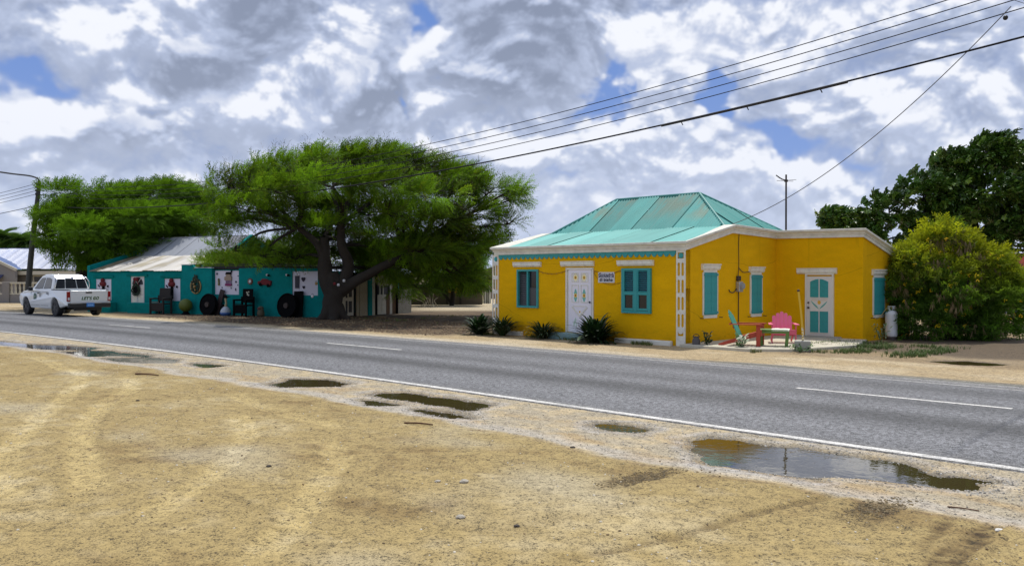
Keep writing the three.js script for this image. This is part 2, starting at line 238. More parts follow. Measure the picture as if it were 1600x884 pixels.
function groundColor(s, m) {
  const n1 = fbm(s * 0.45, m * 0.6, 2, 4), n2 = fbm(s * 2.4, m * 3.0, 5, 3), n3 = noise(s * 9, m * 9, 7);
  const mixc = (a, b, t) => a.map((v, i) => lerp(v, b[i], clamp(t)));
  const sand = [0.318, 0.238, 0.096], sandDark = [0.205, 0.140, 0.050], sandPale = [0.405, 0.325, 0.170], gravel = [0.36, 0.31, 0.22], pale = [0.45, 0.365, 0.225], soil = [0.105, 0.068, 0.032], litter = [0.052, 0.032, 0.016];
  let c;
  if (m < 12) {
    c = mixc(sand, sandDark, sstep(0.0, 0.75, n1 * 0.7 + n2 * 0.55)); c = mixc(c, sandPale, sstep(0.05, 0.7, -n1 * 0.6 + n2 * 0.5));
    c = mixc(c, [0.40, 0.35, 0.235], sstep(0.1, 0.8, fbm(s * 0.35 + 9, m * 0.5, 8, 3)) * 0.7);
    if (m < 7.8) { const k = tracks(s, m)[1] * 1.15; c = c.map((v, i) => v * (1 + (k < 0 ? Math.max(-0.8, k * [0.78, 0.84, 0.92][i]) : k * [1.3, 1.45, 1.8][i]))); }
    const e = m + 0.20 * noise(s * 0.7, 3) + 0.10 * noise(s * 2.6, m * 2);
    const sh = sstep(6.95, 7.2, e);
    let g = mixc(gravel, pale, sstep(-0.1, 0.5, n2 + 0.4 * n1)); g = mixc(g, [0.36, 0.26, 0.13], sstep(0.0, 0.5, fbm(s * 0.9, m * 2.2, 3, 3)) * 0.75 * sstep(8.6, 7.9, m));
    g = mixc(g, [0.42, 0.40, 0.37], sstep(7.05, 7.2, e) * sstep(7.55, 7.35, e) * 0.45);
    c = mixc(c, g, sh);
    c = mixc(c, [0.19, 0.125, 0.06], sstep(0.07, 0.0, Math.abs(e - 7.0)) * 0.55 * sstep(-0.1, 0.3, n2 + (s > 14 ? 0.3 : -0.05)));
    const d = m > 7 && m < 9.2 ? wet(s, m) + 0.1 * noise(s * 2.1, m * 2.6, 8) : 1;
    c = mixc(c, c.map((v, i) => v * [0.42, 0.42, 0.45][i]), Math.max(0.9 * sstep(0.16, 0.02, d), 0.4 * sstep(0.36, 0.05, d)));
    c = mixc(c, [0.46, 0.45, 0.45], sstep(0.36, 0.22, d) * sstep(0.12, 0.2, d) * (0.5 + 0.5 * n3) * 0.6);
  } else {
    const k = sstep(0.15, -0.5, n1);
    c = mixc([0.39, 0.30, 0.17], [0.47, 0.385, 0.25], k); c = mixc(c, [0.33, 0.24, 0.12], sstep(0.1, 0.6, n2 * 0.6 + n1 * 0.4));
    const verge = m + 0.25 * noise(s * 0.6, 9);
    c = mixc(c, [0.21, 0.205, 0.175], sstep(11.5, 9.5, s) * sstep(16.75, 16.45, verge));
    c = mixc(c, [0.50, 0.44, 0.33], sstep(11, 14, s) * sstep(17.2, 16.4, verge) * 0.8);
    const x = R2 * (m + bend(s) - s), dd = R2 * (m + bend(s) + s);
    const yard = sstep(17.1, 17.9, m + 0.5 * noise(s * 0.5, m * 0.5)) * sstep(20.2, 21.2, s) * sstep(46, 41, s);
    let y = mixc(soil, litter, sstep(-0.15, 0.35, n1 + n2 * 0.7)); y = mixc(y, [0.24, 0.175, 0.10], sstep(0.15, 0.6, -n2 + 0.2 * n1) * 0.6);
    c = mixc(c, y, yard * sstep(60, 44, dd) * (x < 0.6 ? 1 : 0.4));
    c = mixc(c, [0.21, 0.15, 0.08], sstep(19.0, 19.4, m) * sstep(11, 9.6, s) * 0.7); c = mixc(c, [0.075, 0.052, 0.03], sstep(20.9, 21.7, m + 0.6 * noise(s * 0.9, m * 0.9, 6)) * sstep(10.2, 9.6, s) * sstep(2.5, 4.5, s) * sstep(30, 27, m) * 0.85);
    if (dd > 43) c = mixc(c, [0.5, 0.42, 0.28], sstep(43, 47, dd) * sstep(-7, -4, x) * 0.8);
    const d = m > 19 && m < 21.2 ? wet(s, m) : 1; c = mixc(c, [0.12, 0.1, 0.07], sstep(0.15, 0.0, d) * 0.8);
  }
  const k = 1 + 0.10 * n3 + 0.05 * noise(s * 23, m * 23, 1);
  return c.map((v) => v * k / 0.80);
}
const GRAIN = (() => { const a = tileNoise(3, 512), b = tileNoise(4, 220), c = tileNoise(5, 90), d = tileNoise(6, 36); return (u, v) => 0.36 * a(u, v) + 0.30 * b(u, v) + 0.2 * c(u, v) + 0.14 * d(u, v); })();
const grainTex = dataTex(1024, (u, v) => { const g = GRAIN(u, v), k = clamp(0.80 + (g - 0.5) * 1.7 - sstep(0.42, 0.30, g) * 0.25, 0.12, 1); return [k, k * (0.985 + 0.03 * (g - 0.5)), k * 0.97]; });
const grainBump = dataTex(1024, (u, v) => GRAIN(u, v));
function gridLines(list) { const out = [list[0][0]]; for (const [a, b, st] of list) { const n = Math.max(1, Math.round((b - a) / st)); for (let i = 1; i <= n; i++) out.push(a + (b - a) * i / n); } return out; }
function sheet(ss, ms, yf, cf, uvScale = 1) {
  const ns = ss.length, nm = ms.length, pos = new Float32Array(ns * nm * 3), col = new Float32Array(ns * nm * 4), uv = new Float32Array(ns * nm * 2), idx = new Uint32Array((ns - 1) * (nm - 1) * 6);
  for (let j = 0, o = 0; j < nm; j++) for (let i = 0; i < ns; i++, o++) {
    const s = ss[i], m = ms[j], [x, z] = W2(s, m), c = cf(s, m);
    pos.set([x, yf(s, m), z], o * 3); col.set([c[0], c[1], c[2], 1], o * 4); uv.set([s / uvScale, m / uvScale], o * 2);
  }
  for (let j = 0, o = 0; j < nm - 1; j++) for (let i = 0; i < ns - 1; i++, o += 6) { const a = j * ns + i, b = a + 1, c = a + ns, d = c + 1; idx.set([a, c, b, b, c, d], o); }
  const g = new THREE.BufferGeometry(); g.setAttribute('position', new THREE.BufferAttribute(pos, 3)); g.setAttribute('color', new THREE.BufferAttribute(col, 4)); g.setAttribute('uv', new THREE.BufferAttribute(uv, 2)); g.setIndex(new THREE.BufferAttribute(idx, 1)); g.computeVertexNormals();
  const nn = g.attributes.normal; if (nn.getY(0) < 0) { for (let o = 0; o < idx.length; o += 3) { const t = idx[o]; idx[o] = idx[o + 1]; idx[o + 1] = t; } g.computeVertexNormals(); }
  return g;
}
const gm = mat(1, 1, 1, 0.95, { vertexColors: true, map: rep(grainTex, 1), bumpMap: rep(grainBump, 1), bumpScale: 0.009 });
{
  const ss = gridLines([[-700, -120, 116], [-120, -30, 9], [-30, -6, 0.8], [-6, 0, 0.2], [0, 12, 0.04], [12, 20, 0.07], [20, 31, 0.12], [31, 48, 0.3], [48, 90, 1.2], [90, 220, 13], [220, 900, 136]]);
  const ms = gridLines([[-600, -100, 100], [-100, -20, 8], [-20, 0.6, 0.8], [0.6, 7, 0.04], [7, 9.13, 0.035], [9.13, 9.14, 0.01], [9.14, 15.89, 1.35], [15.89, 15.9, 0.01], [15.9, 22, 0.12], [22, 32, 0.3], [32, 60, 1], [60, 160, 10], [160, 800, 128]]);
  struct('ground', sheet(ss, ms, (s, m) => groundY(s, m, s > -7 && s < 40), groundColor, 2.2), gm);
}
// the road: a crowned sheet of asphalt
const roadY = (m) => { const t = (m - 12.8) / 3.75; return 0.095 - 0.075 * Math.pow(Math.abs(t), 1.6) * (m < 12.8 ? 1 : 0.8); };
const AGG = (() => { const a = tileNoise(13, 400), b = tileNoise(14, 170), c = tileNoise(15, 40); return (u, v) => 0.42 * a(u, v) + 0.36 * b(u, v) + 0.22 * c(u, v); })();
const aggTex = dataTex(1024, (u, v) => { const g = AGG(u, v), k = clamp(0.58 + (g - 0.5) * 3.6 + sstep(0.64, 0.78, g) * 0.4, 0.1, 1); return [k, k, k]; });
const roadMat = mat(1, 1, 1, 0.72, { vertexColors: true, map: rep(aggTex, 1), bumpMap: dataTex(512, (u, v) => AGG(u, v)), bumpScale: 0.006 });
{
  const ss = gridLines([[-300, -30, 15], [-30, -4, 1], [-4, 24, 0.14], [24, 60, 0.4], [60, 300, 6]]);
  const ms = gridLines([[9.06, 9.1, 0.04], [9.1, 15.85, 0.09]]);
  struct('road', sheet(ss, ms, (s, m) => (m < 9.08 ? -0.03 : m > 15.8 ? -0.03 : roadY(m)), (s, m) => {
    const w = 0.12 * noise(s * 0.15, m * 0.4, 3), band = (c, r) => Math.exp(-(((m + w - c) / r) ** 2));
    let k = 0.136 - 0.074 * band(11.15, 0.42) - 0.040 * band(12.45, 0.30) + 0.026 * band(11.9, 0.3) + 0.03 * band(10.0, 0.55) - 0.045 * band(14.3, 0.45) + 0.02 * band(13.3, 0.35) + 0.03 * sstep(14.7, 15.4, m);
    k *= 1 + 0.10 * fbm(s * 0.25, m * 2.0, 6, 3) + 0.07 * noise(s * 1.3, m * 9, 2) + 0.08 * noise(s * 8, m * 8, 4);
    k = lerp(k, 0.3, sstep(15.45, 15.8, m + 0.12 * noise(s * 2, 4)) * 0.6);
    const dusty = 0.25 * sstep(9.5, 9.1, m + 0.12 * noise(s, 1)) + 0.3 * sstep(15.1, 15.6, m + 0.2 * noise(s * 0.8, 7));
    return [lerp(k, k * 1.35, dusty) * 0.99 / 0.66, lerp(k, k * 1.22, dusty) * 1.0 / 0.66, lerp(k * 1.055, k * 0.95, dusty) / 0.66];
  }, 1.5), roadMat);
  const paint = mat(1, 1, 1, 0.7, { vertexColors: true, map: rep(grainTex, 1) });
  const stripe = (name, s0, s1, m0, m1, st, lum, label) => struct(name, sheet(gridLines([[s0, s1, st]]), gridLines([[m0, m1, 0.024]]), (s, m) => roadY(clamp(m, 9.1, 15.8)) + 0.004, (s, m) => { const k = clamp(lum * (1 + 0.12 * noise(s * 1.2, m * 6, 2) - 0.55 * sstep(0.28, 0.5, noise(s * 11, m * 22, 3) + 0.25 * noise(s * 2.3, 5)) - 0.25 * sstep(0.3, 0.6, noise(s * 0.5, 9)))); return [k / 0.8, k * 0.985 / 0.8, k * 0.94 / 0.8]; }, 1.1), paint, label);
  stripe('edge_line', -20, 70, 9.125, 9.245, 0.07, 0.60, 'near continuous white line along the road edge');
  stripe('edge_line', -20, 70, 15.12, 15.21, 0.10, 0.42, 'far continuous white line along the road edge');
  for (let k = -2; k < 7; k++) { const s0 = 3.4 + 13.1 * k; stripe('centre_line', s0, s0 + 3.05, 12.75, 12.85, 0.08, 0.66); }
}
// puddles
{
  const rip = dataTex(512, (() => { const a = tileNoise(21, 9), b = tileNoise(22, 21), c = tileNoise(23, 60); return (u, v) => 0.55 * a(u, v) + 0.3 * b(u, v) + 0.15 * c(u, v); })());
  const water = new THREE.MeshPhysicalMaterial({ color: lin(0.055, 0.043, 0.017), roughness: 0.03, ior: 1.62, bumpMap: rip, bumpScale: 0.0008, side: THREE.DoubleSide });
  PUDDLES.forEach((P, i) => {
    const cx = P.reduce((a, p) => a + p[0], 0) / P.length, cy = P.reduce((a, p) => a + p[1], 0) / P.length, N = P.length;
    const grow = P.map((p, k) => { const a = P[(k + N - 1) % N], b = P[(k + 1) % N]; let nx = b[1] - a[1], ny = -(b[0] - a[0]); const L = Math.hypot(nx, ny); nx /= L; ny /= L; if (nx * (p[0] - cx) + ny * (p[1] - cy) < 0) { nx = -nx; ny = -ny; } return [p[0] + nx * 0.17, Math.min(p[1] + ny * 0.17, i < 10 ? 9.0 : 99)]; });
    const g = new THREE.ShapeGeometry(shapeOf(grow)), p = g.attributes.position, uv = g.attributes.uv, y = WATER_Y;
    for (let k = 0; k < p.count; k++) { const s = p.getX(k), m = p.getY(k), [x, z] = W2(s, m); uv.setXY(k, s / 1.2, m / 1.2); p.setXYZ(k, x, y, z); }
    const nn = g.attributes.normal; for (let k = 0; k < nn.count; k++) nn.setXYZ(k, 0, 1, 0); { const ix = g.index.array; for (let k = 0; k < ix.length; k += 3) { const [a, b, c] = [ix[k], ix[k + 1], ix[k + 2]]; if ((p.getZ(b) - p.getZ(a)) * (p.getX(c) - p.getX(a)) - (p.getX(b) - p.getX(a)) * (p.getZ(c) - p.getZ(a)) < 0) { ix[k + 1] = c; ix[k + 2] = b; } } }
    struct('puddle', g, water, PUDDLE_NAMES[i]);
  });
}
// loose gravel along the road edge and round the puddles, and crumbs on the sand
{
  const r = rngOf(77);
  const stone = (seed) => { const g = new THREE.IcosahedronGeometry(1, 0), p = g.attributes.position; for (let i = 0; i < p.count; i++) { const x = p.getX(i), y = p.getY(i), z = p.getZ(i), k = 1 + 0.35 * noise(x * 1.7 + seed, y * 1.7, z * 1.7); p.setXYZ(i, x * k * 1.1, y * k * 0.62, z * k); } g.computeVertexNormals(); return g; };
  const D = new THREE.Object3D(), C = new THREE.Color();
  const scatter = (name, label, n, pick, size, colour, seed, m) => {
    const o = shade(new THREE.InstancedMesh(stone(seed), m, n)); o.name = name; tag(o, label, null, null, 'stuff');
    let k = 0; for (let tries = 0; k < n && tries < n * 40; tries++) { const q = pick(); if (!q) continue; const sz = size(q); D.position.set(...at(q[0], q[1], sz * 0.18)); D.rotation.set(r() * 0.5, r() * 6.3, r() * 0.5); D.scale.setScalar(sz); D.updateMatrix(); o.setMatrixAt(k, D.matrix); o.setColorAt(k, C.setRGB(...colour())); k++; }
    o.count = k; scene.add(o);
  };
  const sm = mat(1, 1, 1, 0.7);
  scatter('gravel', 'pale loose gravel along the near road edge and puddle rims', 12000, () => { const s = -1 + 31 * Math.pow(r(), 1.6), m = 7.05 + 2.0 * r(), d = wet(s, m); if (d < -0.12) return null; const near = Math.exp(-((d / 0.22) ** 2)); return r() < 0.10 + near * 0.9 + (s < 2.6 && m > 7.9 ? 0.5 : 0) ? [s, m] : null; }, () => 0.004 + 0.009 * Math.pow(r(), 3), () => { const k = r() < 0.35 ? 0.10 + 0.1 * r() : 0.26 + 0.26 * r(); return [k, k * 0.94, k * 0.82]; }, 1, sm);
  scatter('crumbs', 'small dark crumbs of earth and pale grit scattered over the sand', 5200, () => { const s = 1 + 24 * Math.pow(r(), 1.5), m = 1.2 + 6 * r(); return r() < 0.4 + 0.6 * sstep(0, 0.4, noise(s * 1.1, m * 1.1, 3)) ? [s, m] : null; }, () => 0.0035 + 0.010 * Math.pow(r(), 6), () => { if (r() < 0.62) { const k = 0.5 + 0.7 * r(); return [0.20 * k, 0.13 * k, 0.055 * k]; } const k = 0.45 + 0.2 * r(); return [k, k * 0.9, k * 0.7]; }, 2, sm);
  scatter('clods', 'dark damp clods of churned sand in the tyre scuffs', 1500, () => { const a = r() < 0.5, g = r() + r() + r() - 1.5, s = (a ? 2.77 : 4.73) + 0.16 * g, m = (a ? 6.85 : 6.45) + 0.62 * (r() + r() - 1); return [s + (a ? 0.0 : 0.12 * (6.5 - m) * 0.5), m]; }, () => 0.004 + 0.010 * Math.pow(r(), 3), () => { const k = 0.6 + 0.8 * r(); return [0.16 * k, 0.115 * k, 0.05 * k]; }, 3, sm);
  scatter('litter', 'brown leaf litter on the bare earth under the wide tree', 5000, () => { const s = 21 + 18 * r(), m = 17.4 + 6 * r(); return [s, m]; }, () => 0.012 + 0.022 * r(), () => { const k = 0.5 + 0.8 * r(); return r() < 0.7 ? [0.11 * k, 0.06 * k, 0.028 * k] : [0.26 * k, 0.19 * k, 0.10 * k]; }, 4, sm);
}
{ // single things lying on the near ground
  const stickMat = mat(0.10, 0.045, 0.022, 0.9), rock = mat(0.42, 0.38, 0.31, 0.9), dark = mat(0.06, 0.05, 0.04, 0.9);
  const stick = (a, b, r0, label) => { const p = at(...a), q = at(...b), o = part(scene, 'stick', limb([V(...p).add(V(0, r0, 0)), V((p[0] + q[0]) / 2, (p[1] + q[1]) / 2 + r0 * 1.7, (p[2] + q[2]) / 2), V(...q).add(V(0, r0, 0))], [r0, r0 * 0.9, r0 * 0.7], 6, 5, 0.15, a[0]), stickMat); tag(o, label, 'stick'); };
  stick([8.56, 6.66], [8.20, 6.82], 0.011, 'short dark stick on the sand below the long dark puddle');
  stick([16.40, 6.49], [15.85, 6.68], 0.014, 'short dark stick at the left near the sand edge, below the left puddles');
  stick([2.42, 7.37], [2.20, 7.42], 0.006, 'thin dark twig at the right edge of the gravel strip');
  const stoneAt = (s, m, w, material, label, group) => { const g = new THREE.IcosahedronGeometry(w, 1), p = g.attributes.position; for (let i = 0; i < p.count; i++) { const k = 1 + 0.4 * noise(p.getX(i) / w + s, p.getY(i) / w, p.getZ(i) / w + m); p.setXYZ(i, p.getX(i) * k * 1.3, p.getY(i) * k * 0.6, p.getZ(i) * k); } g.computeVertexNormals(); const o = part(scene, 'stone', g, material); o.position.set(...at(s, m, w * 0.25)); tag(o, label, 'stone', group); };
  stoneAt(5.72, 5.12, 0.034, rock, 'pale flat stone in the middle of the sand, larger of a pair'); stoneAt(5.92, 4.98, 0.022, rock, 'pale flat stone in the middle of the sand, smaller of a pair');
  stoneAt(4.9, 4.35, 0.03, rock, 'pale stone alone on the sand below the pair of flat stones'); stoneAt(1.9, 6.85, 0.022, mat(0.7, 0.68, 0.62, 0.9), 'white pebble beside the tyre tracks at the right'); stoneAt(6.1, 7.02, 0.022, dark, 'black pebble at the sand edge right of the small olive puddle');
  stoneAt(7.5, 4.2, 0.02, dark, 'dark pebble on the sand left of the pair of flat stones'); stoneAt(12.9, 5.1, 0.022, dark, 'dark pebble on the open sand at the left'); stoneAt(4.45, 4.5, 0.018, dark, 'dark pebble on the sand right of the lone pale stone');
}
// ------------------------------------------------------------------ the yellow house
const stuccoTone = (() => { const a = tileNoise(31, 7), b = tileNoise(32, 23), c = tileNoise(33, 120), d = tileNoise(34, 300); return (u, v) => 0.3 * a(u, v) + 0.3 * b(u, v) + 0.2 * c(u, v) + 0.2 * d(u, v); })();
const stuccoTex = dataTex(512, (u, v) => { const k = 0.86 + (stuccoTone(u, v) - 0.5) * 0.42; return [k, k * (1 - 0.1 * (0.5 - stuccoTone(v, u))), k * 0.92]; });
const stuccoBump = dataTex(512, (() => { const a = tileNoise(35, 60), b = tileNoise(36, 140), c = tileNoise(37, 12); return (u, v) => 0.4 * a(u, v) + 0.4 * b(u, v) + 0.2 * c(u, v); })());
const wallTex = (() => { // weathered paint over a whole wall: faint mottling, rain streaks from the cornice, splashed dirt and chips near the ground, hairline cracks
  const n1 = tileNoise(51, 9), n2 = tileNoise(52, 31), st = tileNoise(53, 170), sv = tileNoise(54, 14), ch = tileNoise(55, 90), f = tileNoise(56, 330);
  const cracks = []; const r = rngOf(91); for (let k = 0; k < 9; k++) cracks.push([r(), r() * 0.9, r() * 6.28, 0.06 + 0.10 * r()]);
  return dataTex(1024, (u, v) => {
    const y = v * 3.45 - 0.2, streak = sstep(0.62, 0.95, st(u, 0.5)) * sstep(0.5, 0.75, sv(u, v * 0.3)) * sstep(1.4, 2.6, y), dirt = sstep(0.55 + 0.35 * (n2(u, v) - 0.5), 0.0, y) * (0.35 + 0.65 * ch(u, v)), chip = sstep(0.80, 0.86, ch(u, v)) * sstep(0.6, 0.1, y);
    let k = 0.90 + 0.10 * (n1(u, v) - 0.5) + 0.08 * (n2(u, v) - 0.5) + 0.08 * (f(u, v) - 0.5) - 0.10 * streak; let c = [k, k, k];
    c = c.map((x, i) => lerp(x, x * [0.72, 0.66, 1.6][i], dirt * 0.75)); if (chip > 0) c = c.map((x, i) => lerp(x, [0.62, 0.72, 1][i], chip * 0.5));
    for (const [a, b, t, L] of cracks) { const du = u - a, dv = v - b; if (Math.abs(du) > L || Math.abs(dv) > L) continue; const al = du * Math.cos(t) + dv * Math.sin(t), pr = -du * Math.sin(t) + dv * Math.cos(t) + 0.010 * (n2(u * 0.9 + 0.3, v) - 0.5) * 2; if (Math.abs(al) < L && Math.abs(pr) < 0.0011) c = c.map((x) => x * 0.62); }
    return c;
  });
})();
wallTex.repeat.set(0.1, 0.29); wallTex.offset.set(0.013, 0.058);
const dull = (r, g, b, rough, o) => new THREE.MeshPhysicalMaterial({ color: lin(r, g, b), roughness: rough, specularIntensity: 0.3, side: THREE.DoubleSide, ...o });
const M = {
  yellow: dull(0.86, 0.478, 0.002, 0.95, { map: wallTex, bumpMap: rep(stuccoBump, 0.9), bumpScale: 0.010 }),
  white: mat(0.86, 0.84, 0.80, 0.7, { map: rep(stuccoTex, 1.3), bumpMap: rep(stuccoBump, 0.8), bumpScale: 0.003 }),
  cornice: mat(0.80, 0.775, 0.73, 0.8, { map: rep(stuccoTex, 0.7) }),
  teal: mat(0.036, 0.35, 0.38, 0.6, { map: rep(stuccoTex, 1.7) }), tealDark: mat(0.03, 0.30, 0.33, 0.5), dark: mat(0.012, 0.013, 0.02, 0.6), navy: mat(0.02, 0.025, 0.07, 0.5),
  glass: new THREE.MeshStandardMaterial({ color: lin(0.02, 0.022, 0.03), roughness: 0.08, side: THREE.DoubleSide }), jal: mat(0.055, 0.06, 0.065, 0.35),
  roof: dull(1, 1, 1, 0.55, { vertexColors: true }), black: mat(0.015, 0.015, 0.016, 0.55), metal: mat(0.45, 0.46, 0.47, 0.4, { metalness: 0.6 }), iron: mat(0.05, 0.035, 0.03, 0.7), concrete: mat(0.42, 0.41, 0.39, 0.9, { map: rep(stuccoTex, 1) }),
};
const HX = 20.17, HN = 19.44, HT = -Math.PI / 4;
const HP = (x, y, z) => { const [a, b] = onN(HX - x, HN - z); return [a, y, b]; };      // house frame to the place
const house = thing('yellow_house', 'mustard yellow stucco house with turquoise hipped roof and white cornice', 'house', HP(0, 0, 0), HT);
const WALL_H = 2.56;
{
  // walls
  const holes = [rect(0.98, 0.88, 1.9, 2.07), rect(5.15, 0.83, 6.15, 2.08), rect(3.08, 0.19, 4.05, 2.06)];
  const front = ext(rect(0, -0.15, 7.23, WALL_H), 0.24, holes).translate(0, 0, -0.24);
  const side = turned(ext([[0, -0.15], [0, WALL_H], [2.33, 3.10], [4.91, 3.02], [4.91, -0.15]], 0.24), 0, Math.PI / 2).translate(6.99, 0, -0.001);
  const annex = ext([[7.23, -0.15], [9.9, -0.15], [9.9, 2.985], [7.23, 3.02]], 0.24).translate(0, 0, -5.15);
  const right = turned(ext([[5.15, -0.15], [5.15, 2.92], [8.4, 2.08], [8.4, -0.15]], 0.24), 0, Math.PI / 2).translate(9.66, 0, 0);
  const left = turned(ext([[0.241, -0.15], [0.241, WALL_H + 0.05], [2.33, 3.10], [5.8, 3.10], [8.4, 2.5], [8.4, -0.15]], 0.24), 0, Math.PI / 2);
  const back = bx(9.42, 2.2, 0.24, 4.95, 0.95, -8.28), floor = bx(6.7, 0.1, 7.9, 3.6, 0.05, -4.25);
  part(house, 'wall', [front, side, annex, right, left, back, floor], M.yellow);
  // cornice: one moulded band that follows the walls, stepped like plaster
  const prof = [[0.0, 0.0], [0.05, 0.0], [0.05, 0.085], [0.075, 0.10], [0.075, 0.125], [0.11, 0.165], [0.145, 0.185], [0.145, 0.238], [0.135, 0.245], [-0.25, 0.245], [-0.25, 0.0]];
  const path = [[0, 2.42, -8.5], [0, 3.08, -5.8], [0, 3.08, -2.33], [0, 2.545, 0], [7.23, 2.545, 0], [7.23, 3.085, -2.33], [7.23, 3.005, -4.91], [9.9, 2.97, -4.91], [9.9, 2.06, -8.5]];
  const outN = [[-1, 0], [-1, 0], [-1, 0], [0, 1], [1, 0], [1, 0], [0, 1], [1, 0]];
  const pos = [], idx = [], uvs = [], n = prof.length;
  const seg = (a, b, na, nb, nn) => { const o = pos.length / 3; for (const [P, m] of [[a, na], [b, nb]]) for (const [q, h] of prof) { pos.push(P[0] + m[0] * q, P[1] + h, P[2] + m[1] * q); uvs.push(P[0] + P[2], h + q); } for (let i = 0; i < n; i++) { const i2 = (i + 1) % n; idx.push(o + i, o + n + i, o + i2, o + i2, o + n + i, o + n + i2); } };
  const mit = (i) => { const a = outN[Math.max(0, i - 1)], b = outN[Math.min(outN.length - 1, i)]; if (a === b || (a[0] === b[0] && a[1] === b[1])) return a; const d = 1 + a[0] * b[0] + a[1] * b[1]; return [(a[0] + b[0]) / d, (a[1] + b[1]) / d]; };
  for (let i = 0; i + 1 < path.length; i++) seg(path[i], path[i + 1], mit(i), mit(i + 1));
  let g = new THREE.BufferGeometry(); g.setAttribute('position', new THREE.Float32BufferAttribute(pos, 3)); g.setAttribute('uv', new THREE.Float32BufferAttribute(uvs, 2)); g.setIndex(idx); g = g.toNonIndexed(); g.computeVertexNormals();
  part(house, 'cornice', g, M.cornice);
  // scalloped turquoise valance
  const v = [[0.14, 2.545], [0.14, 2.485]]; const NS = 34, w = 6.80 / NS;
  for (let i = 0; i < NS; i++) { const x = 0.14 + i * w; for (let k = 1; k <= 6; k++) { const a = k / 6; v.push([x + a * w, 2.485 - 0.10 * Math.pow(Math.sin(a * Math.PI), 0.8)]); } } v.push([6.94, 2.545]);
  part(house, 'valance', ext(v, 0.02).translate(0, 0, 0.003), M.teal);
  // pierced white corner strips
  const hex = (x0, x1, y0, y1) => { const c = 0.035, xm = (x0 + x1) / 2; return [[xm, y0], [x1, y0 + c], [x1, y1 - c], [xm, y1], [x0, y1 - c], [x0, y0 + c]]; };
  const strip = (x0) => {
    const h = [[[x0 + 0.045, 2.33], [x0 + 0.235, 2.33], [x0 + 0.235, 2.49], [x0 + 0.045, 2.49]]];
    for (let k = 0; k < 4; k++) { const y0 = 0.49 + k * 0.455; h.push(hex(x0 + 0.04, x0 + 0.118, y0, y0 + 0.375), hex(x0 + 0.162, x0 + 0.24, y0, y0 + 0.375)); }
    h.push([[x0 + 0.05, 0.27], [x0 + 0.23, 0.27], [x0 + 0.23, 0.40], [x0 + 0.19, 0.335], [x0 + 0.14, 0.315], [x0 + 0.09, 0.335], [x0 + 0.05, 0.40]]);
    const o = part(house, 'corner_strip', ext(rect(x0, -0.02, x0 + 0.28, 2.545), 0.03, h).translate(0, 0, 0.002), M.white);
    const st = []; for (let k = 0; k < 16; k++) { const a = k / 16 * Math.PI * 2, q = k % 2 ? 0.058 : 0.088; st.push([x0 + 0.14 + Math.cos(a) * q, 2.41 + Math.sin(a) * q]); }
    part(o, 'star', ext(st, 0.02).translate(0, 0, 0.002), M.teal);
  };
  strip(-0.145); strip(6.965);
  // lintels
  const lintel = (x0, x1, y0, y1, z, o = house) => { const pr = [[0, 0], [0.035, 0], [0.075, 0.05], [0.075, y1 - y0 - 0.03], [0.09, y1 - y0 - 0.02], [0.09, y1 - y0], [0, y1 - y0]], g = ext(pr, x1 - x0); turned(g, 0, -Math.PI / 2); g.translate(x1, y0, z + 0.002); return g; };
  for (const [a, b, y0] of [[0.83, 2.02, 2.15], [2.85, 4.12, 2.15], [4.99, 6.23, 2.15]]) part(house, 'lintel', lintel(a, b, y0, y0 + 0.155, 0), M.white);
  part(house, 'lintel', lintel(7.93, 9.15, 1.93, 2.10, -4.91), M.white);
  // left front window: sliding frame with glass slats
  const win = part(house, 'window', [bx(0.92, 0.06, 0.1, 1.44, 0.91, 0.0), bx(0.92, 0.06, 0.1, 1.44, 2.04, 0.0), bx(0.06, 1.07, 0.1, 1.01, 1.475, 0.0), bx(0.06, 1.07, 0.1, 1.87, 1.475, 0.0), bx(0.05, 1.07, 0.08, 1.44, 1.475, 0.0)], M.teal);
  for (let k = 0; k < 15; k++) part(win, 'slat', bx(0.36, 0.075, 0.008, 1.22, 0.985 + k * 0.07, -0.04, [-0.5, 0, 0]), M.jal);
  part(win, 'pane', bx(0.37, 0.56, 0.01, 1.655, 1.22, -0.035), M.jal); part(win, 'pane', bx(0.37, 0.5, 0.01, 1.655, 1.76, -0.05), M.glass); part(win, 'backing', bx(0.9, 1.17, 0.01, 1.44, 1.475, -0.13), M.dark);
  // right front window: two louvred casements over panes
  const w2 = part(house, 'window', [bx(1.0, 0.07, 0.12, 5.65, 0.865, 0.01), bx(1.0, 0.07, 0.12, 5.65, 2.045, 0.01), bx(0.07, 1.11, 0.12, 5.185, 1.455, 0.01), bx(0.07, 1.11, 0.12, 6.115, 1.455, 0.01), bx(0.1, 1.11, 0.13, 5.65, 1.455, 0.015)], M.teal);
  for (const x0 of [5.22, 5.70]) {
    const sh = part(w2, 'casement', [bx(0.38, 0.09, 0.04, x0 + 0.19, 1.385, 0.05), bx(0.38, 0.06, 0.04, x0 + 0.19, 0.94, 0.05), bx(0.05, 0.36, 0.04, x0 + 0.025, 1.155, 0.05), bx(0.05, 0.36, 0.04, x0 + 0.355, 1.155, 0.05), bx(0.035, 0.585, 0.04, x0 + 0.0175, 1.7175, 0.05), bx(0.035, 0.585, 0.04, x0 + 0.3625, 1.7175, 0.05)], M.teal);
    for (let k = 0; k < 10; k++) part(w2, 'slat', bx(0.31, 0.040, 0.007, x0 + 0.19, 1.455 + k * 0.058, 0.045, [-1.18, 0, 0]), M.tealDark);
    part(w2, 'pane', bx(0.29, 0.36, 0.01, x0 + 0.19, 1.155, 0.035), M.glass); part(w2, 'backing', bx(0.38, 0.6, 0.01, x0 + 0.19, 1.72, 0.0), M.navy);
  }
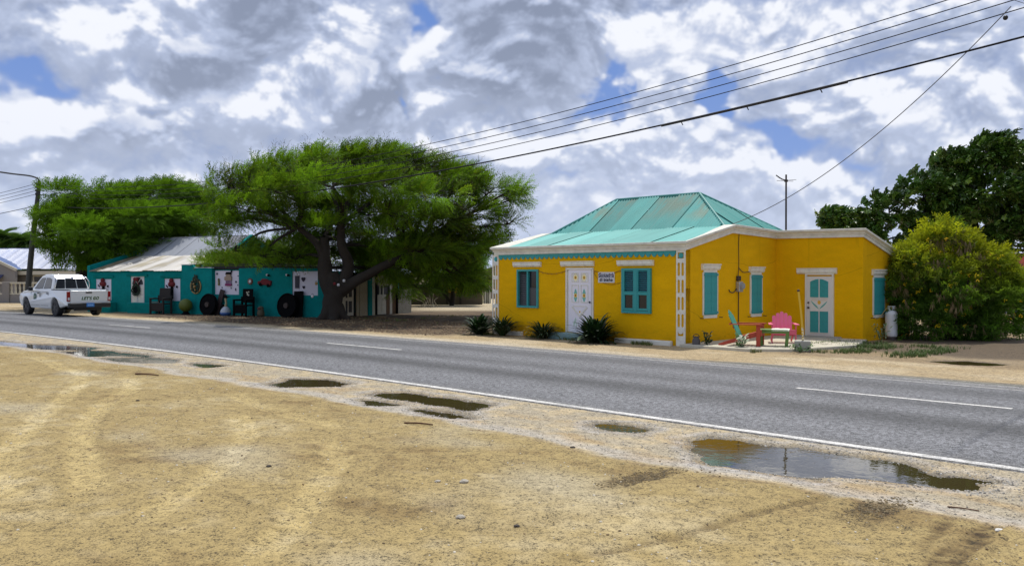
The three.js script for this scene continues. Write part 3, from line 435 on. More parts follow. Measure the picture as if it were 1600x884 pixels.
  // front door with painted panels
  const flowers = canvasTex(256, 512, (c, w, h) => {
    c.fillStyle = '#e9e6ee'; c.fillRect(0, 0, w, h);
    const fl = (x, y, r) => { for (let k = 0; k < 10; k++) { const a = k / 10 * 6.283; c.fillStyle = '#e8c34a'; c.beginPath(); c.ellipse(x + Math.cos(a) * r * 0.7, y + Math.sin(a) * r * 0.7, r * 0.42, r * 0.25, a, 0, 7); c.fill(); } c.fillStyle = '#8a3a1c'; c.beginPath(); c.arc(x, y, r * 0.45, 0, 7); c.fill(); };
    for (const x of [80, 176]) {
      c.strokeStyle = '#b9b596'; c.lineWidth = 5; c.beginPath(); c.ellipse(x, 66, 27, 31, 0, 0, 7); c.stroke(); c.fillStyle = '#efe7c2'; c.fill(); fl(x, 66, 15);
      c.strokeStyle = '#6fb3a8'; c.lineWidth = 4; for (let k = 0; k < 26; k++) { const a = (k % 13) / 12 - 0.5, up = k < 13 ? -1 : 1; c.beginPath(); c.moveTo(x, 212); c.quadraticCurveTo(x + a * 30, 212 + up * 20, x + a * 42, 212 + up * (34 + 20 * Math.cos(a * 5))); c.stroke(); } fl(x, 212, 17);
    }
    fl(128, 345, 9); c.strokeStyle = '#8fbf9a'; c.lineWidth = 3; for (let k = 0; k < 12; k++) { c.beginPath(); c.moveTo(64 + (k % 6) * 6, 470 - (k % 5) * 12); c.lineTo(56 + (k % 6) * 7, 440 - (k % 5) * 12); c.stroke(); c.beginPath(); c.moveTo(190 + (k % 6) * 6, 470 - (k % 5) * 12); c.lineTo(196 + (k % 6) * 6, 440 - (k % 5) * 12); c.stroke(); }
    c.fillStyle = 'rgba(120,90,60,0.5)'; for (let k = 0; k < 60; k++) c.fillRect(k % 2 ? 2 : 251, k * 8.5, 3, 3);
  });
  const face = new THREE.PlaneGeometry(0.88, 1.86).translate(3.565, 1.13, 0.004);
  const door = part(house, 'door', [bx(0.97, 1.87, 0.05, 3.565, 1.125, -0.03)], M.white);
  part(door, 'painting', face, mat(1, 1, 1, 0.6, { map: flowers }));
  const fr = (x0, y0, x1, y1, t = 0.022, z = 0.008) => [bx(x1 - x0, t, 0.018, (x0 + x1) / 2, y0, z), bx(x1 - x0, t, 0.018, (x0 + x1) / 2, y1, z), bx(t, y1 - y0 - t, 0.018, x0, (y0 + y1) / 2, z), bx(t, y1 - y0 - t, 0.018, x1, (y0 + y1) / 2, z)];
  for (const x of [3.26, 3.62]) { part(door, 'panel_frame', fr(x, 1.70, x + 0.26, 1.95), M.white); part(door, 'panel_frame', fr(x, 1.10, x + 0.26, 1.60), M.white); }
  for (const g of [bx(0.5, 0.02, 0.018, 3.565, 0.98, 0.008), bx(0.4, 0.05, 0.02, 3.42, 0.82, 0.008, [0, 0, -0.75]), bx(0.4, 0.05, 0.021, 3.71, 0.82, 0.0085, [0, 0, 0.75])]) part(door, 'panel_bar', g, M.white);
  part(door, 'handle', [ball(0.03, 3.97, 1.10, 0.04, 8), cyl(0.012, 0.012, 0.05, 3.97, 1.10, 0.015, 8, [Math.PI / 2, 0, 0])], M.black);
  part(house, 'door_frame', [bx(0.05, 1.95, 0.07, 3.055, 1.11, 0.0), bx(0.05, 1.95, 0.07, 4.075, 1.11, 0.0), bx(1.07, 0.05, 0.07, 3.565, 2.085, 0.0)], M.white);
  part(house, 'door_step', rb(1.25, 0.2, 0.42, 3.25, 0.08, 0.20, 0.02), mat(0.25, 0.40, 0.45, 0.85, { map: rep(stuccoTex, 1) }));
  for (const [a, b] of [[0.18, 1.25], [4.95, 6.85]]) part(house, 'plinth', rb(b - a, 0.17, 0.16, (a + b) / 2, 0.04, 0.081, 0.03), M.white);
  // shutters on the side wall and on the far right wall
  const shutter = (o, z0, z1, y0, y1, name = 'shutter') => {   // on a wall that faces +x at x = 0 of o
    const zm = (z0 + z1) / 2, w = z1 - z0, hh = y1 - y0;
    const f = part(house, name, [bx(0.05, 0.09, w + 0.02, o, y0 - 0.045, zm), bx(0.05, 0.07, w + 0.02, o, y1 + 0.035, zm), bx(0.05, hh, 0.07, o, y0 + hh / 2, z0 - 0.025), bx(0.05, hh, 0.07, o, y0 + hh / 2, z1 + 0.025)], M.white);
    for (let k = 0; k < 4; k++) part(f, 'plank', bx(0.03, hh - 0.01 + (k % 2) * 0.006, w / 4 - 0.006, o + 0.025 + (k % 2) * 0.003, y0 + hh / 2, z0 + w / 8 + k * w / 4), M.teal);
    for (const y of [y0 + 0.06, y1 - 0.06]) part(f, 'hinge', [bx(0.02, 0.035, w + 0.03, o + 0.05, y, zm), cyl(0.028, 0.028, 0.03, o + 0.05, y, z0, 8, [0, 0, Math.PI / 2]), cyl(0.028, 0.028, 0.03, o + 0.05, y, z1, 8, [0, 0, Math.PI / 2])], M.tealDark);
    for (const z of [z0 - 0.16, z1 + 0.16]) part(f, 'hook', bx(0.12, 0.02, 0.02, o + 0.05, y0 - 0.08, z), M.iron);
    const pr = [[0, 0], [0.05, 0], [0.09, 0.05], [0.09, 0.12], [0.12, 0.14], [0.12, 0.17], [0, 0.17]]; const g = ext(pr, w + 0.24); g.translate(o - 0.02, y1 + 0.07, z0 - 0.12); part(house, 'lintel', g, M.white);
  };
  shutter(7.232, -1.52, -0.88, 0.80, 1.96); shutter(7.232, -3.98, -3.40, 0.76, 1.90); shutter(9.902, -6.35, -5.62, 0.74, 1.82);
  // annex door
  const dpaint = canvasTex(256, 128, (c, w, h) => { c.fillStyle = '#dedbd2'; c.fillRect(0, 0, w, h); c.fillStyle = '#e0b040'; c.beginPath(); c.arc(128, 40, 24, 0, 7); c.fill(); c.strokeStyle = '#63a79d'; c.lineWidth = 7; for (let k = 0; k < 16; k++) { const sd = k % 2 ? 1 : -1, q = Math.floor(k / 2) / 7; c.beginPath(); c.moveTo(128 + sd * 8, 118); c.quadraticCurveTo(128 + sd * (30 + 50 * q), 100 - 20 * q, 128 + sd * (30 + 82 * q), 66 - 44 * q + 20 * (1 - q)); c.stroke(); } c.strokeStyle = '#c9a27c'; c.lineWidth = 3; c.beginPath(); for (let x = 20; x < 236; x += 4) c.lineTo(x, 14 + 5 * Math.sin(x * 0.3)); c.stroke(); });
  const zA = -4.91, d2 = part(house, 'door', [bx(0.76, 1.74, 0.045, 8.625, 0.985, zA + 0.02)], mat(0.72, 0.69, 0.64, 0.7));
  part(house, 'door_frame', [bx(0.05, 1.84, 0.07, 8.215, 0.98, zA + 0.02), bx(0.05, 1.84, 0.07, 9.035, 0.98, zA + 0.02), bx(0.87, 0.05, 0.07, 8.625, 1.925, zA + 0.02)], M.white);
  for (const x of [8.35, 8.645]) {
    const top = []; for (let k = 0; k <= 8; k++) { const q = k / 8, xx = x + 0.255 * (1 - q); const c = x < 8.5 ? 1 - q : q; top.push([xx, 1.70 + 0.075 * Math.sin(c * Math.PI / 2)]); }
    part(d2, 'panel', ext([[x, 1.24], [x + 0.255, 1.24], ...top], 0.012).translate(0, 0, zA + 0.042), M.teal); part(d2, 'panel', bx(0.255, 0.62, 0.012, x + 0.1275, 0.52, zA + 0.048), M.teal);
    for (const y of [1.23, 0.84, 0.20]) part(d2, 'panel_bar', bx(0.255, 0.018, 0.03, x + 0.1275, y, zA + 0.05), M.white);
  }
  part(d2, 'painting', new THREE.PlaneGeometry(0.56, 0.30).translate(8.625, 1.035, zA + 0.046), mat(1, 1, 1, 0.7, { map: dpaint }));
  part(d2, 'lock', ball(0.03, 8.30, 1.08, zA + 0.07, 8), M.iron); part(d2, 'handle', ball(0.035, 8.30, 0.93, zA + 0.07, 8), M.iron);
  part(house, 'door_step', rb(1.35, 0.1, 0.3, 8.62, 0.06, zA + 0.15, 0.02), M.concrete);
  // roofs: corrugated sheets, one by one
  const plane = (roof, O, U, Wd, len, vmax, sheetW, tone, seed) => {
    const N = U.clone().cross(Wd).normalize(); if (N.y < 0) N.negate();
    let u0 = 0, k = 0; const r = rngOf(seed);
    while (u0 < len - 0.02) {
      const u1 = Math.min(len, u0 + sheetW * (0.92 + 0.16 * r())), nu = Math.max(2, Math.round((u1 - u0) / 0.021)), nv = 7, lift = (k % 2) * 0.022 + r() * 0.006, slip = r() * 0.05 - 0.02, t = 0.80 + 0.30 * r(), rust = tone.rust * (r() < 0.55 ? 1 : 0.15);
      const pos = [], col = [], idx = [];
      for (let i = 0; i <= nu; i++) { const u = lerp(u0, u1 + 0.02, i / nu), vm = Math.max(0.01, vmax(Math.min(u, len)));
        for (let j = 0; j <= nv; j++) { const v = lerp(-slip, vm, j / nv), h = lift + 0.016 * Math.sin(u / 0.105 * Math.PI * 2) + 0.004 * noise(u * 1.5, v * 1.5, seed), P = O.clone().addScaledVector(U, u).addScaledVector(Wd, v).addScaledVector(N, h); pos.push(P.x, P.y, P.z);
          const q = clamp(rust * (sstep(0.05, 0.6, noise(u * 1.1 + seed, v * 1.3, 3) + 0.5 * noise(u * 9, v * 1.6, 5) + (tone.bias ? tone.bias - 0.12 * u : 0.25)) * (tone.bias ? 1 : sstep(0.2, 0.7, v / Math.max(0.5, vm))))), f = t * (1 + 0.1 * noise(u * 3, v * 0.8, seed) + 0.06 * noise(u * 13, v * 2, 4));
          col.push(lerp(tone.c[0] * f, 0.24 * f, q), lerp(tone.c[1] * f, 0.20 * f, q), lerp(tone.c[2] * f, 0.12 * f, q)); } }
      for (let i = 0; i < nu; i++) for (let j = 0; j < nv; j++) { const a = i * (nv + 1) + j, b = a + nv + 1; idx.push(a, b, a + 1, b, b + 1, a + 1); }
      const g = new THREE.BufferGeometry(); g.setAttribute('position', new THREE.Float32BufferAttribute(pos, 3)); g.setAttribute('color', new THREE.Float32BufferAttribute(col, 3)); g.setIndex(idx); g.computeVertexNormals();
      part(roof, 'roof_sheet', g, tone.m ?? M.roof); u0 = u1; k++;
    }
  };
  globalThis.roofPlane = plane;
  const A = V(0.22, 3.255, -2.36), B = V(7.0, 3.255, -2.36), Cc = V(7.0, 3.255, -5.76), D = V(0.22, 3.255, -5.76), R1 = V(1.76, 4.47, -4.06), Q2 = V(5.05, 4.47, -4.06);
  const cap = (a, b) => tube([a, a.clone().lerp(b, 0.5), b].map((p) => p.clone().add(V(0, 0.012, 0))), 0.045, 6, 4);
  const roof = part(house, 'roof', [cap(R1, Q2), cap(A, R1), cap(B, Q2), cap(D, R1), cap(Cc, Q2)], mat(0.06, 0.26, 0.23, 0.5));
  const teal1 = { c: [0.082, 0.345, 0.315], rust: 0.55 }, teal2 = { c: [0.17, 0.47, 0.425], rust: 0.0 };  // same teal paint; the paler lean-to tone has its stronger sunlight in the colour
  const slopeV = V(0, 4.47 - 3.255, -4.06 + 2.36), SL = slopeV.length();
  plane(roof, A, V(1, 0, 0), slopeV.clone().normalize(), 6.78, (u) => SL * Math.min(1, u / 1.54, (6.78 - u) / 1.95), 0.82, teal1, 5);
  plane(roof, D, V(1, 0, 0), V(0, 4.47 - 3.255, 1.7).normalize(), 6.78, (u) => SL * Math.min(1, u / 1.54, (6.78 - u) / 1.95), 0.82, teal1, 6);
  const rs = V(Q2.x - 7.0, 1.215, 0), ls = V(R1.x - 0.22, 1.215, 0);
  plane(roof, B, V(0, 0, -1), rs.clone().normalize(), 3.4, (u) => rs.length() * Math.min(u / 1.7, (3.4 - u) / 1.7), 0.82, { c: [0.06, 0.31, 0.28], rust: 0 }, 7);  // right hip: darker sheet colour holds the shade of this slope
  plane(roof, A, V(0, 0, -1), ls.clone().normalize(), 3.4, (u) => ls.length() * Math.min(u / 1.7, (3.4 - u) / 1.7), 0.82, teal1, 8);
  const lv = V(0, 3.30 - 2.755, -2.30), LL = lv.length();
  plane(roof, V(0.16, 2.755, -0.13), V(1, 0, 0), lv.clone().normalize(), 6.9, () => LL, 0.95, teal2, 9);
  part(roof, 'rear_slope', [bx(6.8, 0.03, 2.7, 3.6, 2.93, -7.05, [-0.22, 0, 0]).translate(0, 0, 0), bx(2.5, 0.03, 3.3, 8.45, 2.5, -6.75, [-0.26, 0, 0])], mat(0.3, 0.32, 0.31, 0.7));
}
// things on and beside the yellow house
{
  const onHouse = (name, label, cat, x, y, z, turn = 0, group) => thing(name, label, cat, HP(x, y, z), HT + turn, group);
  // the name board
  const board = canvasTex(512, 320, (c, w, h) => {
    c.fillStyle = '#c9cbd2'; c.fillRect(0, 0, w, h); c.textAlign = 'center'; c.textBaseline = 'middle'; c.fillStyle = '#1d2346'; c.strokeStyle = '#1d2346'; c.lineWidth = 9; c.font = 'bold 140px sans-serif'; c.save(); c.translate(256, 108); c.rotate(0.015); c.scale(0.74, 1.05); c.fillText('SAVANETA', 0, 0); c.strokeText('SAVANETA', 0, 0); c.restore();
    c.fillStyle = '#15151c'; c.strokeStyle = '#15151c'; c.font = 'bold 128px sans-serif'; c.save(); c.translate(256, 238); c.scale(0.88, 1); c.fillText('di biaha', 0, 0); c.strokeText('di biaha', 0, 0); c.restore();
    for (const [x, y, col] of [[42, 40, '#203060'], [74, 26, '#6a2030'], [470, 36, '#203060'], [440, 60, '#7a2838'], [488, 70, '#7a2838']]) { c.fillStyle = col; c.beginPath(); c.arc(x, y, 17, 0, 7); c.fill(); }
  });
  const sg = onHouse('name_sign', 'small white hand-lettered sign on the yellow wall between door and louvred window', 'sign', 4.575, 1.825, 0.015);
  part(sg, 'board', rb(0.60, 0.31, 0.025, 0, 0, 0, 0.012), M.white); part(sg, 'lettering', new THREE.PlaneGeometry(0.57, 0.285).translate(0, 0, 0.014), mat(1, 1, 1, 0.7, { map: board }));
  const lightPts = []; for (const [a, b, y0, y1] of [[1.9, 3.05, 2.02, 2.03], [4.08, 5.15, 2.03, 2.04]]) for (let k = 0; k <= 12; k++) { const q = k / 12; lightPts.push([lerp(a, b, q), lerp(y0, y1, q) - 0.09 * 4 * q * (1 - q), 0.02]); }
  const ls = thing('light_string', 'drooping string of tiny lights across the yellow front wall beside the door', 'string lights', HP(0, 0, 0), HT);
  for (const g of [tube(lightPts.slice(0, 13), 0.008, 5, 24), tube(lightPts.slice(13), 0.008, 5, 24), tube([[4.08, 2.0, 0.02], [4.3, 1.75, 0.02], [4.7, 1.62, 0.02], [5.1, 1.68, 0.02]], 0.006, 5, 16)]) part(ls, 'cord', g, mat(0.28, 0.13, 0.02, 0.8));
  for (let k = 0; k < 26; k += 2) part(ls, 'bulb', ball(0.014, lightPts[k][0], lightPts[k][1] - 0.015, 0.03, 6), mat(0.4, 0.2, 0.05, 0.4));
  // electricity meter with its conduit, and the service cable
  const em = onHouse('electric_meter', 'grey electricity meter on the yellow side wall between two turquoise shutters', 'meter', 7.232, 1.56, -2.66, Math.PI / 2);
  part(em, 'box', rb(0.22, 0.30, 0.12, 0, 0, 0.06, 0.02), M.metal); part(em, 'glass', cyl(0.085, 0.095, 0.09, 0.0, 0.02, 0.15, 14, [Math.PI / 2, 0, 0]), mat(0.3, 0.32, 0.34, 0.2)); part(em, 'weather_head', rb(0.16, 0.14, 0.08, -0.02, 0.24, 0.045, 0.02), M.iron);
  part(em, 'conduit', [cyl(0.014, 0.014, 1.30, 0.02, -0.8, 0.02, 6), tube([[0.05, 1.55, 0.02], [0.02, 1.2, 0.02], [0.03, 0.6, 0.02], [-0.02, 0.3, 0.03]], 0.010, 5, 20), tube([[-0.1, -0.05, 0.03], [-0.25, -0.16, 0.02], [-0.45, -0.14, 0.02], [-0.5, -0.08, 0.02]], 0.014, 5, 14), tube([[0.02, 0.55, 0.02], [0.25, 0.42, 0.02], [0.5, 0.42, 0.02], [0.75, 0.44, 0.02]], 0.010, 5, 14)], M.iron);
  // patio slab (setting)
  const sgm = turned(new THREE.ExtrudeGeometry(shapeOf([[7.24, 0.25], [9.2, 0.25], [10.05, -0.4], [10.6, -2.8], [10.0, -4.9], [7.24, -4.9]]), { depth: 0.10, bevelEnabled: true, bevelSize: 0.012, bevelThickness: 0.012, bevelSegments: 1 }), Math.PI / 2).translate(0, 0.06, 0);
  const slab = struct('patio', sgm, mat(0.60, 0.56, 0.48, 0.9, { map: rep(stuccoTex, 0.5) }), 'pale concrete patio slab in the corner of the yellow house'); slab.position.set(...HP(0, 0, 0)); slab.rotation.y = HT;
}
// ------------------------------------------------------------------ chairs, table and small things by the yellow house
function adirondack(label, pos, turn, seatM, backM, armM, legM) {
  const t = thing('adirondack_chair', label, 'chair', pos, turn, 'wooden garden chairs on the patio');
  const tilt = -0.42;
  for (let k = 0; k < 6; k++) { const q = k / 5; part(t, 'seat_slat', rb(0.54, 0.022, 0.085, 0, lerp(0.375, 0.235, q), lerp(0.30, -0.20, q), 0.006, [-0.26, 0, 0]), seatM); }
  for (let k = 0; k < 5; k++) {
    const h = [0.62, 0.70, 0.745, 0.70, 0.62][k], w = 0.105, x = (k - 2) * 0.112, s = new THREE.Shape(); s.moveTo(-w / 2, 0); s.lineTo(w / 2, 0); s.lineTo(w / 2, h - 0.03); s.absarc(0, h - 0.04, w / 2, 0.1, Math.PI - 0.1, false); s.lineTo(-w / 2, 0);
    part(t, 'back_slat', turned(ext(s, 0.02), tilt).translate(x, 0.20, -0.20), backM);
  }
  part(t, 'back_rail', [bx(0.56, 0.06, 0.025, 0, 0.47, -0.335, [tilt, 0, 0]), bx(0.66, 0.05, 0.03, 0, 0.56, -0.40)], armM);
  part(t, 'apron', rb(0.66, 0.15, 0.03, 0, 0.335, 0.345, 0.006), legM);
  for (const x of [-0.36, 0.36]) {
    part(t, 'arm', ext([[-0.42, -0.045], [0.36, -0.065], [0.40, 0], [0.36, 0.065], [-0.42, 0.03]].map(([a, b]) => [b * (x < 0 ? -1 : 1) + x, a]), 0.024), armM).geometry.applyMatrix4(new THREE.Matrix4().makeRotationX(Math.PI / 2)).translate(0, 0.565, 0);
    part(t, 'leg', rb(0.035, 0.54, 0.10, x * 0.92, 0.27, 0.29, 0.006), legM);
    part(t, 'leg', ext([[0.33, 0.40], [0.33, 0.27], [-0.62, 0.0], [-0.70, 0.0], [-0.70, 0.05], [-0.2, 0.22]].map(([z, y]) => [z, y]), 0.03), legM).geometry.applyMatrix4(new THREE.Matrix4().makeRotationY(-Math.PI / 2)).translate(x * 0.80 + 0.015, 0, 0);
  }
  return t;
}
{
  const red = mat(0.42, 0.055, 0.025, 0.6), redT = mat(0.50, 0.09, 0.05, 0.6), pink = mat(0.80, 0.16, 0.27, 0.6), pinkD = mat(0.62, 0.10, 0.16, 0.6), tealW = mat(0.05, 0.30, 0.22, 0.6), green = mat(0.12, 0.22, 0.045, 0.65);
  adirondack('red wooden garden chair with turquoise back slats, facing right', [6.14, 0.062, -22.4], Math.PI / 2 - 0.42, redT, tealW, red, red).scale.setScalar(1.02);
  adirondack('pink wooden garden chair facing the road beside the yellow wall', [7.32, 0.062, -23.3], -0.22, pink, pink, pink, pinkD).scale.setScalar(0.92);
  const tb = thing('side_table', 'low green wooden table between the red and the pink garden chairs', 'table', [6.74, 0.062, -22.2], -0.35);
  for (let k = 0; k < 5; k++) part(tb, 'top_slat', rb(0.70, 0.022, 0.094, 0, 0.425, -0.2 + k * 0.1, 0.006), green);
  for (const x of [-0.3, 0.3]) for (const z of [-0.17, 0.17]) part(tb, 'leg', rb(0.07, 0.42, 0.035, x * 1.08, 0.205, z * 1.08, 0.005, [z * 0.35, 0, -x * 0.3]), green);
  part(tb, 'apron', [bx(0.66, 0.07, 0.02, 0, 0.375, 0.205), bx(0.66, 0.07, 0.02, 0, 0.375, -0.205)], green);
  const tg = new THREE.PlaneGeometry(0.44, 0.56, 16, 18), tp = tg.attributes.position;
  for (let k = 0; k < tp.count; k++) { const x = tp.getX(k), y = tp.getY(k), over = Math.max(0, Math.abs(y) - 0.24); tp.setXYZ(k, x + 0.01 * noise(x * 9, y * 9), 0.443 + 0.010 * Math.abs(noise(x * 8, y * 8, 2)) + 0.012 * Math.abs(noise(x * 20, y * 6)) - over * 1.1, Math.sign(y) * Math.min(Math.abs(y), 0.24 + over * 0.35)); }
  tg.computeVertexNormals(); const tw = thing('towel', 'white towel draped over the right half of the green table', 'towel', [6.74 + 0.16, 0.062, -22.2 + 0.05], -0.35); part(tw, 'cloth', tg, mat(0.80, 0.78, 0.66, 0.95));
  // pole in its concrete block
  const po = thing('striped_post', 'leaning yellow and white peeling pole set in a small concrete block', 'post', [7.19, 0, -21.35], -0.3);
  part(po, 'concrete_block', rb(0.38, 0.28, 0.34, 0, 0.13, 0, 0.03), M.concrete);
  const pt = canvasTex(16, 256, (c, w, h) => { c.fillStyle = '#d8b43c'; c.fillRect(0, 0, w, h); const r = rngOf(4); for (let k = 0; k < 90; k++) { c.fillStyle = r() < 0.75 ? '#e8e2cc' : '#7a5a18'; c.fillRect(r() * 12, r() * h, 3 + r() * 9, 2 + r() * 9); } });
  part(po, 'pole', limb([V(0.02, 0.2, 0), V(-0.02, 0.8, 0), V(-0.10, 1.5, 0)], [0.026, 0.024, 0.024], 8, 8, 0.03), mat(1, 1, 1, 0.7, { map: pt })); part(po, 'cap', ball(0.035, -0.10, 1.5, 0, 8), M.iron);
  // gas cylinder
  const gc = thing('gas_cylinder', 'tall white gas cylinder standing at the right end of the yellow house', 'gas cylinder', [11.08, 0, -25.2], 0.4);
  part(gc, 'tank', lathe([[0.001, 0.09], [0.14, 0.09], [0.165, 0.13], [0.17, 0.2], [0.17, 0.72], [0.16, 0.79], [0.12, 0.84], [0.05, 0.865], [0.001, 0.87]], 24), mat(0.72, 0.73, 0.74, 0.45)); part(gc, 'foot_ring', cyl(0.135, 0.145, 0.1, 0, 0.05, 0, 20), M.iron);
  part(gc, 'collar', [new THREE.CylinderGeometry(0.10, 0.10, 0.13, 18, 1, true, 0.5, 4.6).translate(0, 0.92, 0), new THREE.TorusGeometry(0.10, 0.008, 5, 18, 4.6).applyMatrix4(new THREE.Matrix4().makeRotationX(Math.PI / 2)).translate(0, 0.985, 0)], mat(0.7, 0.71, 0.72, 0.5)); part(gc, 'valve', [cyl(0.02, 0.025, 0.1, 0, 0.91, 0, 8), cyl(0.03, 0.03, 0.02, 0, 0.965, 0, 8)], mat(0.4, 0.3, 0.1, 0.4, { metalness: 0.7 }));
  part(gc, 'hose', tube([[0, 0.93, 0.03], [-0.2, 0.95, 0.05], [-0.45, 0.62, -0.1], [-0.75, 0.75, -0.3]], 0.012, 5, 20), mat(0.35, 0.28, 0.1, 0.6));
  // dark can
  const ca = thing('milk_can', 'small dark rusty can with a handle beside the corner of the yellow house', 'can', [4.83, 0, -22.62]);
  part(ca, 'body', lathe([[0.001, 0], [0.1, 0], [0.105, 0.02], [0.105, 0.19], [0.07, 0.24], [0.07, 0.27], [0.085, 0.285], [0.001, 0.29]], 16), mat(0.09, 0.08, 0.08, 0.7)); part(ca, 'handle', new THREE.TorusGeometry(0.085, 0.009, 6, 14, Math.PI).translate(0, 0.26, 0), M.iron);
  // antenna on the roof behind the parapet
  const an = thing('antenna', 'thin television antenna mast standing above the flat part of the yellow house', 'antenna', [8.6, 2.6, -27.1]);
  part(an, 'mast', cyl(0.028, 0.032, 2.45, 0, 1.22, 0, 8), M.iron); part(an, 'boom', limb([V(0.02, 2.26, 0), V(-0.14, 2.30, 0.02), V(-0.33, 2.42, 0.05)], [0.022, 0.02, 0.018], 6, 4, 0), M.iron);
  part(an, 'element', [bx(0.6, 0.012, 0.012, -0.05, 2.24, 0.05, [0, 0.3, 0.0]), bx(0.42, 0.012, 0.012, 0.12, 2.27, 0.02, [0, 0.2, 0.09]), bx(0.1, 0.07, 0.05, 0, 2.25, 0)], M.iron);
}
// ------------------------------------------------------------------ plants
const leafTint = (r, g, b, o = {}) => new THREE.MeshPhysicalMaterial({ color: lin(r, g, b), roughness: 0.6, specularIntensity: 0.45, side: THREE.DoubleSide, transmission: 0.28, thickness: 0, ...o });
// a strap leaf: bends over along its length
function strap(len, wid, bendBy, fold = 0.3) {
  const n = 7, pos = [], idx = []; let x = 0, y = 0, a = 0;
  for (let i = 0; i <= n; i++) { const t = i / n, w = wid * Math.pow(Math.sin(Math.PI * (0.10 + 0.86 * t)), 0.5) * 0.5; pos.push(x, y, -w, x, y - w * fold, 0, x, y, w); a = bendBy * t * t; x += Math.sin(a) * len / n; y += Math.cos(a) * len / n; if (i < n) { const o = i * 3; for (const k of [0, 1]) idx.push(o + k, o + k + 1, o + k + 3, o + k + 1, o + k + 4, o + k + 3); } }
  const g = new THREE.BufferGeometry(); g.setAttribute('position', new THREE.Float32BufferAttribute(pos, 3)); g.setIndex(idx); g.computeVertexNormals(); return g;
}
function clump(label, pos, n, len, wid, tilt0, tilt1, bends, mats, seed, group) {
  const t = thing('strap_leaf_plant', label, 'plant', pos, 0, group), r = rngOf(seed), geos = bends.map((b, i) => strap(len * (0.85 + 0.1 * i), wid, b));
  for (let k = 0; k < n; k++) {
    const q = k / n, o = part(t, 'leaf', geos[k % geos.length], mats[Math.floor(r() * mats.length)]);
    o.rotation.order = 'YXZ'; o.rotation.set(0, k * 2.39996 + r() * 0.5, -lerp(tilt0, tilt1, Math.pow(q, 0.8)) * (0.85 + 0.3 * r())); o.scale.setScalar(0.75 + 0.4 * r()); o.position.set(Math.cos(o.rotation.y) * 0.06, 0.0, -Math.sin(o.rotation.y) * 0.06);
  }
}
{
  const g1 = [leafTint(0.020, 0.050, 0.014, { roughness: 0.38 }), leafTint(0.030, 0.075, 0.020, { roughness: 0.38 }), leafTint(0.014, 0.036, 0.012, { roughness: 0.4 })], g2 = [leafTint(0.025, 0.055, 0.016), leafTint(0.045, 0.085, 0.025), leafTint(0.05, 0.06, 0.02)];
  clump('dark upright strap-leaved plant left of the yellow house corner', [-1.05, 0, -27.6], 130, 0.70, 0.10, 0.05, 1.2, [0.5, 0.9, 1.3], g1, 11);
  clump('drooping grassy plant at the foot of the yellow left corner strip', [-0.30, 0, -26.95], 170, 0.75, 0.045, 0.1, 0.95, [0.9, 1.3, 1.7], g2, 12);
  clump('low arching grassy plant under the sliding window', [0.92, 0, -25.75], 190, 0.66, 0.045, 0.2, 1.05, [0.9, 1.3, 1.6], g2, 13);
  clump('largest dark strap-leaved plant, in front of the white painted door', [2.33, 0, -24.15], 250, 0.82, 0.095, 0.06, 1.3, [0.45, 0.8, 1.2], g1, 14);
  const wl = [leafTint(0.42, 0.48, 0.34, { transmission: 0.1 }), leafTint(0.12, 0.22, 0.07), leafTint(0.5, 0.52, 0.4, { transmission: 0.1 })];
  const bush = (label, pos, n, hgt, spread, mats, seed, lw = 0.05, ll = 0.11) => { const t = thing('low_plant', label, 'plant', pos), r = rngOf(seed), lg = strap(ll, lw, 0.6, 0.2); for (let k = 0; k < n; k++) { const a = r() * 6.28, h = hgt * (0.2 + 0.8 * r()), q = spread * Math.sqrt(r()) * (0.4 + 0.6 * h / hgt), o = part(t, 'leaf', lg, mats[Math.floor(r() * mats.length)]); o.position.set(Math.cos(a) * q, h, Math.sin(a) * q); o.rotation.set(r() * 0.6, r() * 6.28, -0.6 - r() * 0.9); o.scale.setScalar(0.7 + 0.7 * r()); } for (let k = 0; k < 4; k++) { const a = k * 1.7 + seed; part(t, 'stem', limb([V(0, 0, 0), V(Math.cos(a) * spread * 0.3, hgt * 0.5, Math.sin(a) * spread * 0.3), V(Math.cos(a) * spread * 0.6, hgt * 0.9, Math.sin(a) * spread * 0.6)], [0.012, 0.008, 0.005], 5, 4, 0.1), mats[1]); } };
  bush('pale variegated plant with whitish leaves beside the red chair', [5.80, 0, -21.85], 40, 0.34, 0.17, wl, 21, 0.07, 0.14);
  bush('thin dark weedy plant against the yellow side wall behind the red chair', [5.1, 0, -22.55], 40, 0.42, 0.16, g2, 22, 0.04, 0.12);
  bush('thin grey-green weed by the gas cylinder', [10.35, 0, -24.2], 60, 0.48, 0.3, [leafTint(0.2, 0.26, 0.14), leafTint(0.1, 0.16, 0.06)], 23, 0.03, 0.08);
  bush('low green weeds round the concrete block of the leaning pole', [7.05, 0, -21.1], 70, 0.18, 0.34, [leafTint(0.06, 0.14, 0.03), leafTint(0.11, 0.2, 0.05)], 24, 0.03, 0.08);
  bush('bright green seedling on the sand right of the far puddle', [11.35, 0, -18.55], 46, 0.22, 0.22, [leafTint(0.12, 0.22, 0.04), leafTint(0.2, 0.27, 0.07)], 25, 0.035, 0.1);
  const tr = thing('branch', 'thin leaning branch sticking up from the sand by the far puddle', 'branch', [11.45, 0, -18.4]); part(tr, 'twig', limb([V(0, 0.02, 0), V(0.22, 0.16, -0.05), V(0.5, 0.32, -0.1)], [0.012, 0.01, 0.006], 5, 5, 0.1), mat(0.2, 0.17, 0.05, 0.9));
  // grass patches
  const gg = merge([0, 1, 2, 3, 4].map((k) => turned(strap(0.10 + 0.03 * (k % 3), 0.010, 0.7 + 0.2 * k, 0.2), 0, k * 1.3, -0.3).translate(Math.cos(k) * 0.015, 0, Math.sin(k) * 0.015)));
